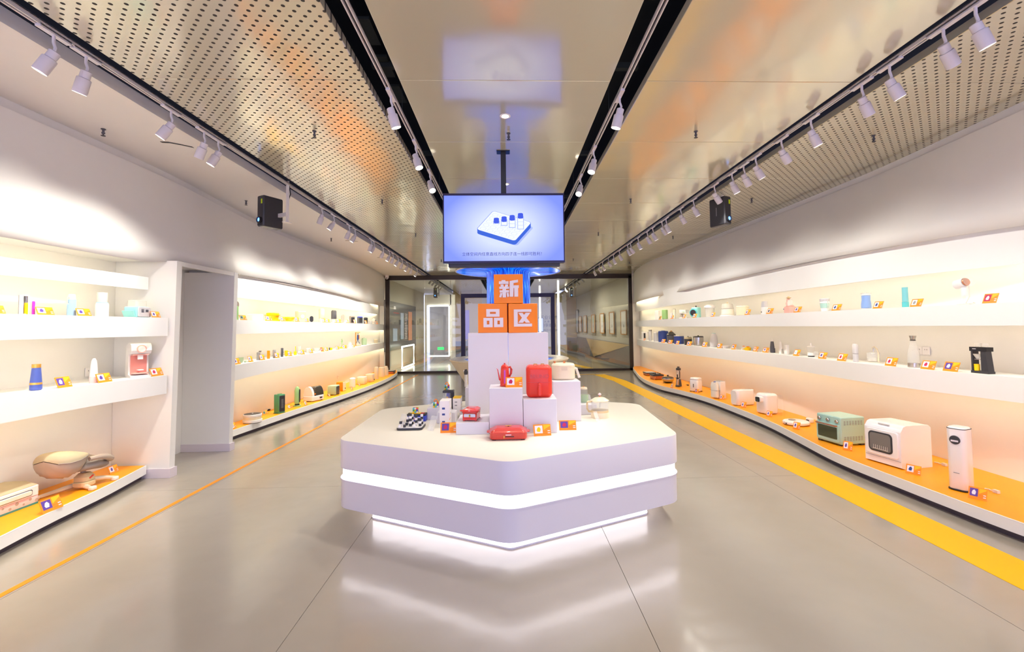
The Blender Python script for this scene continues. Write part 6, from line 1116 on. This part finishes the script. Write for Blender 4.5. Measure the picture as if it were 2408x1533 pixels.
card(K('product_card', 'orange product card before the pot with cone lid', 'card', (4.178, 11.635, 1.1200), -70, (0.150, 0.020, 0.100), 'orange product cards'), pic='photo_white',spot='photo_purple')
pot(K('blue_pot', 'blue square pot with white rim', 'pot', (4.314, 11.358, 1.1200), -52, (0.200, 0.180, 0.220), None), m='navy',lid='off_white',knob='off_white',square=True,hz=.9)
card(K('product_card', 'orange product card before the blue square pot', 'card', (4.176, 11.122, 1.1200), -70, (0.109, 0.020, 0.093), 'orange product cards'), pic='photo_white',spot='photo_purple')
pot(K('oval_pot', 'dark grey oval pot with olive yellow lid', 'pot', (4.311, 10.775, 1.1200), -52, (0.170, 0.153, 0.210), None), m='charcoal',lid='olive',knob='charcoal',square=True,r=.06,hz=.68)
card(K('product_card', 'orange product card before the pot with olive yellow lid', 'card', (4.198, 10.460, 1.1200), -70, (0.146, 0.020, 0.103), 'orange product cards'), pic='photo_white',spot='navy')
pot(K('steel_pot', 'polished steel pot with black lid', 'pot', (4.360, 10.307, 1.1200), -90, (0.230, 0.230, 0.238), None), m='steel',lid='charcoal',knob='black',hz=.8)
card(K('product_card', 'orange product card before the steel pot', 'card', (4.238, 9.721, 1.1200), -70, (0.130, 0.020, 0.107), 'orange product cards'), pic='photo_white',spot='photo_purple')
vessel(K('humidifier', 'tapered grey and white humidifier, taller than the goods beside it', 'humidifier', (4.373, 9.546, 1.1200), -90, (0.166, 0.166, 0.297), None), segs=[('body','grey_light',[(.85,0),(1,.06),(1,.35),(.75,.8),(.5,.98)]),('cap','turquoise',[(.45,.98),(.45,1)])])
card(K('product_card', 'orange product card before the tapered grey humidifier', 'card', (4.276, 9.109, 1.1200), -70, (0.115, 0.020, 0.100), 'orange product cards'), pic='photo_white',spot='photo_purple')
dishy(K('dish', 'flat white oval dish on the right lower shelf', 'dish', (4.408, 9.105, 1.1200), -90, (0.184, 0.184, 0.051), None))
card(K('product_card', 'orange product card right of the flat white dish', 'card', (4.296, 8.566, 1.1200), -70, (0.093, 0.020, 0.103), 'orange product cards'), pic='photo_white',spot='navy')
toy(K('toy_camera', 'white toy with orange top left of the yellow one', 'toy', (4.383, 8.347, 1.1200), -52, (0.083, 0.058, 0.075), None), m='white')
toy(K('toy_camera', 'bright yellow toy on the right lower shelf', 'toy', (4.389, 8.209, 1.1200), -90, (0.127, 0.089, 0.072), None), m='yellow')
card(K('product_card', 'orange product card right of the bright yellow toy', 'card', (4.308, 7.827, 1.1200), -90, (0.142, 0.020, 0.092), 'orange product cards'), pic='photo_white',spot='orange')
card(K('product_card', 'orange product card left of the dark grey flosser', 'card', (4.307, 7.517, 1.1200), -90, (0.167, 0.020, 0.090), 'orange product cards'), pic='photo_white',spot='photo_purple')
flosser(K('water_flosser', 'dark grey water flosser with thin nozzle', 'flosser', (4.373, 7.413, 1.1200), -90, (0.062, 0.056, 0.248), None), m='grey_dark')
flosser(K('water_flosser', 'white water flosser with thin nozzle', 'flosser', (4.358, 7.159, 1.1200), -90, (0.046, 0.041, 0.248), None), m='white')
box(K('slim_tower', 'plain white block right of the white flosser', 'appliance', (4.356, 7.001, 1.1200), -90, (0.066, 0.053, 0.151), None), m='white',r=.01)
card(K('product_card', 'orange product card right of the plain white block', 'card', (4.268, 6.639, 1.1200), -90, (0.138, 0.020, 0.098), 'orange product cards'), pic='photo_white',spot='blue_pale')
vessel(K('food_chopper', 'white chopper with clear bowl and dark foot', 'chopper', (4.346, 6.408, 1.1200), -90, (0.105, 0.105, 0.198), None), segs=[('foot','charcoal',[(.8,0),(.82,.08)]),('base','white',[(.9,.09),(.92,.3)]),('bowl','clear',[(.8,.31),(1,.7)]),('lid','white',[(1,.71),(.9,.78),(.25,.8),(.22,1)])])
bowl(K('spare_bowl', 'small clear bowl beside the white chopper', 'bowl', (4.318, 6.264, 1.1200), -90, (0.065, 0.065, 0.084), None), m='clear')
card(K('product_card', 'orange product card right of the white chopper', 'card', (4.231, 6.028, 1.1200), -90, (0.146, 0.020, 0.093), 'orange product cards'), pic='photo_white',spot='photo_purple')
card(K('product_card', 'orange product card standing alone left of the grey can-shaped tower', 'card', (4.202, 5.633, 1.1200), -90, (0.149, 0.020, 0.098), 'orange product cards'), pic='photo_white',spot='photo_red')
purifier(K('can_opener', 'pale grey rounded tower with a vertical slot', 'appliance', (4.258, 5.462, 1.1200), -90, (0.064, 0.051, 0.222), None), top='grey_light',base='grey_light',z=.45)
teaarc(K('tea_maker', 'glass tea maker with arched beige arm', 'tea maker', (4.321, 5.258, 1.1200), -90, (0.191, 0.191, 0.200), None))
card(K('product_card', 'orange product card right of the arched tea maker', 'card', (4.195, 4.890, 1.1200), -90, (0.143, 0.020, 0.098), 'orange product cards'), pic='photo_white',spot='photo_red')
carafe(K('carafe', 'glass carafe with steel base and steel stopper', 'carafe', (4.302, 4.710, 1.1200), -90, (0.106, 0.106, 0.334), None))
card(K('product_card', 'orange product card before the glass carafe', 'card', (4.231, 4.485, 1.1200), -90, (0.151, 0.020, 0.093), 'orange product cards'), pic='photo_white',spot='photo_red')
card(K('product_card', 'orange product card standing alone left of the black drip coffee machine', 'card', (4.257, 4.274, 1.1200), -90, (0.149, 0.020, 0.096), 'orange product cards'), pic='photo_purple',spot='photo_white')
pourover(K('drip_coffee_machine', 'black drip coffee machine with yellow mug inside', 'coffee machine', (4.364, 4.073, 1.1200), -90, (0.161, 0.073, 0.277), None))
grill(K('table_grill', 'flat black and copper grill plate nearest the glass', 'grill', (4.127, 13.219, 0.1480), -90, (0.381, 0.305, 0.115), None))
grill(K('gas_stove', 'black stove with copper sides and pan supports', 'stove', (4.005, 12.225, 0.1480), -90, (0.359, 0.287, 0.177), None), knobs=True)
card(K('product_card', 'orange product card before the black stove', 'card', (3.883, 12.070, 0.1480), -90, (0.107, 0.020, 0.098), 'orange product cards'), pic='photo_white',spot='photo_purple')
hotpot(K('hot_pot', 'low steel hot pot with dark glass lid', 'pot', (4.018, 11.392, 0.1480), -90, (0.299, 0.299, 0.199), None))
card(K('product_card', 'orange product card before the steel hot pot', 'card', (3.759, 10.454, 0.1480), -90, (0.121, 0.020, 0.110), 'orange product cards'), pic='photo_white',spot='photo_purple')
blenders(K('blender', 'tall dark blender with clear jar and a smaller cup', 'blender', (4.038, 10.694, 0.1480), -90, (0.197, 0.158, 0.466), None))
cable(K('power_cable', 'black cable between the blender and white cooker', 'cable', (4.291, 10.866, 0.1480), -90, (0.122, 0.085, 0.032), None))
box(K('rice_cooker', 'white rounded cooker with dark slot on the right platform', 'cooker', (4.087, 9.849, 0.1480), -55, (0.209, 0.188, 0.301), None), m='white_gloss',r=.04,top='white',slot='charcoal',bevel=.015,feet='charcoal')
card(K('product_card', 'orange product card before the white rounded cooker', 'card', (4.011, 9.655, 0.1480), -60, (0.090, 0.020, 0.083), 'orange product cards'), pic='photo_purple',spot='photo_white')
coffee2(K('coffee_machine', 'white two-part coffee machine on the right platform', 'coffee machine', (4.134, 8.917, 0.1480), -70, (0.194, 0.252, 0.333), None))
card(K('product_card', 'orange product card before the two-part coffee machine', 'card', (4.120, 8.743, 0.1480), -60, (0.090, 0.020, 0.089), 'orange product cards'), pic='photo_white',spot='photo_purple')
box(K('heater', 'long white rounded box with blank sides on the right platform', 'appliance', (4.235, 8.138, 0.1480), -80, (0.173, 0.381, 0.275), None), m='white_gloss',r=.06,bevel=.025,face='white',fz=(.04,.96),fw=.9)
card(K('product_card', 'orange product card before the long white rounded box', 'card', (4.077, 7.849, 0.1480), -60, (0.090, 0.020, 0.103), 'orange product cards'), pic='photo_white',spot='photo_purple')
dispenser2(K('water_dispenser', 'white water dispenser with clear tank behind', 'water dispenser', (4.252, 7.339, 0.1480), -78, (0.245, 0.367, 0.327), None))
card(K('product_card', 'orange product card before the white water dispenser', 'card', (4.069, 7.056, 0.1480), -60, (0.090, 0.020, 0.092), 'orange product cards'), pic='photo_white',spot='photo_purple')
robot(K('robot_vacuum', 'round white robot vacuum with raised turret', 'vacuum', (4.138, 6.487, 0.1480), -90, (0.346, 0.346, 0.068), None))
dock(K('charging_dock', 'small white charging dock behind the robot vacuum', 'dock', (4.421, 6.607, 0.1480), -90, (0.125, 0.063, 0.060), None))
card(K('product_card', 'orange product card before the robot vacuum', 'card', (3.942, 6.187, 0.1480), -60, (0.090, 0.020, 0.101), 'orange product cards'), pic='photo_white',spot='photo_purple')
oven(K('toaster_oven', 'large mint green oven with copper handle and three knobs', 'oven', (4.047, 5.484, 0.1480), -82, (0.351, 0.333, 0.334), None))
card(K('product_card', 'orange product card before the mint green oven', 'card', (3.843, 5.113, 0.1480), -55, (0.090, 0.020, 0.106), 'orange product cards'), pic='photo_white',spot='photo_purple')
dishwasher(K('dishwasher', 'white countertop dishwasher with dark rounded window', 'dishwasher', (4.014, 4.633, 0.1480), -80, (0.378, 0.378, 0.422), None))
card(K('product_card', 'orange product card before the white dishwasher', 'card', (3.845, 4.277, 0.1480), -60, (0.116, 0.020, 0.089), 'orange product cards'), pic='photo_white',spot='navy')
towerpure(K('tower_purifier', 'tall white tower purifier with round black dial', 'purifier', (3.910, 3.872, 0.1480), -68, (0.134, 0.147, 0.540), None))
card(K('product_card', 'orange product card before the tall white tower purifier', 'card', (3.811, 3.651, 0.1480), -60, (0.111, 0.020, 0.095), 'orange product cards'), pic='photo_purple',spot='photo_white')
cable(K('power_cable', 'pale bundled cable right of the tower purifier', 'cable', (4.109, 3.818, 0.1480), -90, (0.100, 0.040, 0.010), None), m='cable_white')
cable(K('power_cable', 'pale cable behind the dishwasher', 'cable', (4.384, 4.559, 0.1480), -90, (0.116, 0.047, 0.007), None), m='cable_white')
boardgame(K('board_game', 'black and white stacking board game on the left of the table', 'board game', (-0.879, 4.185, 0.7005), 0, (0.226, 0.214, 0.005), None))
gamebox(K('game_box', 'blue game box with black lid behind the board game', 'box', (-0.890, 4.505, 0.7005), 0, (0.180, 0.090, 0.076), None))
puzzle(K('puzzle_cube', 'coloured puzzle cube with orange loop, on the small white plinth', 'puzzle cube', (-0.717, 4.575, 0.8160), 0, (0.054, 0.054, 0.029), None), loop='orange')
puzzle(K('puzzle_cube', 'coloured puzzle cube with orange loop, on the black display case', 'puzzle cube', (-0.692, 5.210, 0.9040), 0, (0.055, 0.055, 0.046), None), loop='orange')
darkcase(K('display_case', 'black display case with clear window and coloured print', 'box', (-0.667, 5.142, 0.7005), 0, (0.118, 0.107, 0.202), None))
slimbox(K('slim_carton', 'tall slim white carton left of the red waffle maker', 'box', (-0.578, 4.245, 0.7005), 0, (0.087, 0.165, 0.239), None))
slimbox(K('picture_carton', 'white picture carton with yellow top', 'box', (-0.513, 4.645, 0.7560), 0, (0.078, 0.147, 0.148), None), top='yellow',prints='grey')
jar(K('jar', 'clear jar with dark lid left of the plinth tower', 'jar', (-0.468, 5.099, 0.9460), 0, (0.048, 0.048, 0.190), None), lid='charcoal')
card(K('product_card', 'orange product card before the slim white carton', 'card', (-0.517, 3.959, 0.7005), 0, (0.139, 0.020, 0.089), 'orange product cards'), pic='photo_purple',spot='photo_red')
waffle(K('waffle_maker', 'red waffle maker with chrome front', 'waffle maker', (-0.323, 4.020, 0.8010), -8, (0.167, 0.184, 0.104), None))
hotplate(K('electric_hotplate', 'red rectangular hotplate with domed lid and gold knob', 'hotplate', (-0.003, 3.759, 0.7005), 0, (0.347, 0.215, 0.095), None))
kettle(K('kettle', 'red kettle with thin curved spout on the white plinth', 'kettle', (-0.036, 4.014, 1.0840), 0, (0.130, 0.130, 0.202), None))
card(K('product_card', 'orange product card before the red kettle', 'card', (0.050, 3.923, 1.0840), 0, (0.145, 0.020, 0.090), 'orange product cards'), pic='photo_white',spot='photo_red')
fryer(K('air_fryer', 'red square air fryer with front handle on the white plinth', 'fryer', (0.270, 4.033, 0.9860), 0, (0.222, 0.155, 0.276), None))
creampot(K('cooking_pot', 'cream cooking pot with copper knobs on the white plinth', 'pot', (0.551, 4.554, 1.0760), 0, (0.286, 0.200, 0.180), None))
card(K('product_card', 'orange product card before the air fryer plinth, tilted', 'card', (0.279, 3.784, 0.7005), 8, (0.146, 0.020, 0.094), 'orange product cards'), pic='photo_white',spot='yellow')
card(K('product_card', 'orange product card before the cooking pot plinth', 'card', (0.513, 3.973, 0.7005), 0, (0.149, 0.020, 0.084), 'orange product cards'), pic='photo_purple',spot='photo_red')
vessel(K('mini_blender', 'pale green and clear mini blender right of the cooking pot', 'blender', (0.796, 4.819, 0.8010), 0, (0.099, 0.099, 0.167), None), segs=[('base','sage',[(.95,0),(1,.04),(1,.44)]),('cup','clear',[(.9,.45),(.8,.8)]),('cap','cream',[(.82,.81),(.7,.92),(.2,.94)]),('knob','copper',[(.14,.94),(.16,.97),(.02,1)])])
press(K('coffee_press', 'cream glass coffee press with ball knob', 'coffee press', (0.885, 4.506, 0.7005), 0, (0.218, 0.218, 0.238), None))
acryl(K('acrylic_stand', 'clear acrylic card stand left of the board game', 'stand', (-1.014, 4.360, 0.7005), -40, (0.069, 0.035, 0.097), None))
acryl(K('acrylic_stand', 'clear acrylic card stand right of the board game', 'stand', (-0.689, 4.052, 0.7005), -40, (0.078, 0.039, 0.133), None))
acryl(K('acrylic_stand', 'clear acrylic card stand behind the coffee press', 'stand', (0.946, 5.227, 0.7005), 40, (0.068, 0.034, 0.122), None))
acryl(K('acrylic_stand', 'clear acrylic card stand before the coffee press', 'stand', (0.850, 4.321, 0.7005), 50, (0.065, 0.032, 0.093), None))
puzzle(K('puzzle_cube', 'small puzzle cube lying on the blue game box', 'puzzle cube', (-0.906, 4.512, 0.7770), 0, (0.051, 0.051, 0.028), None))
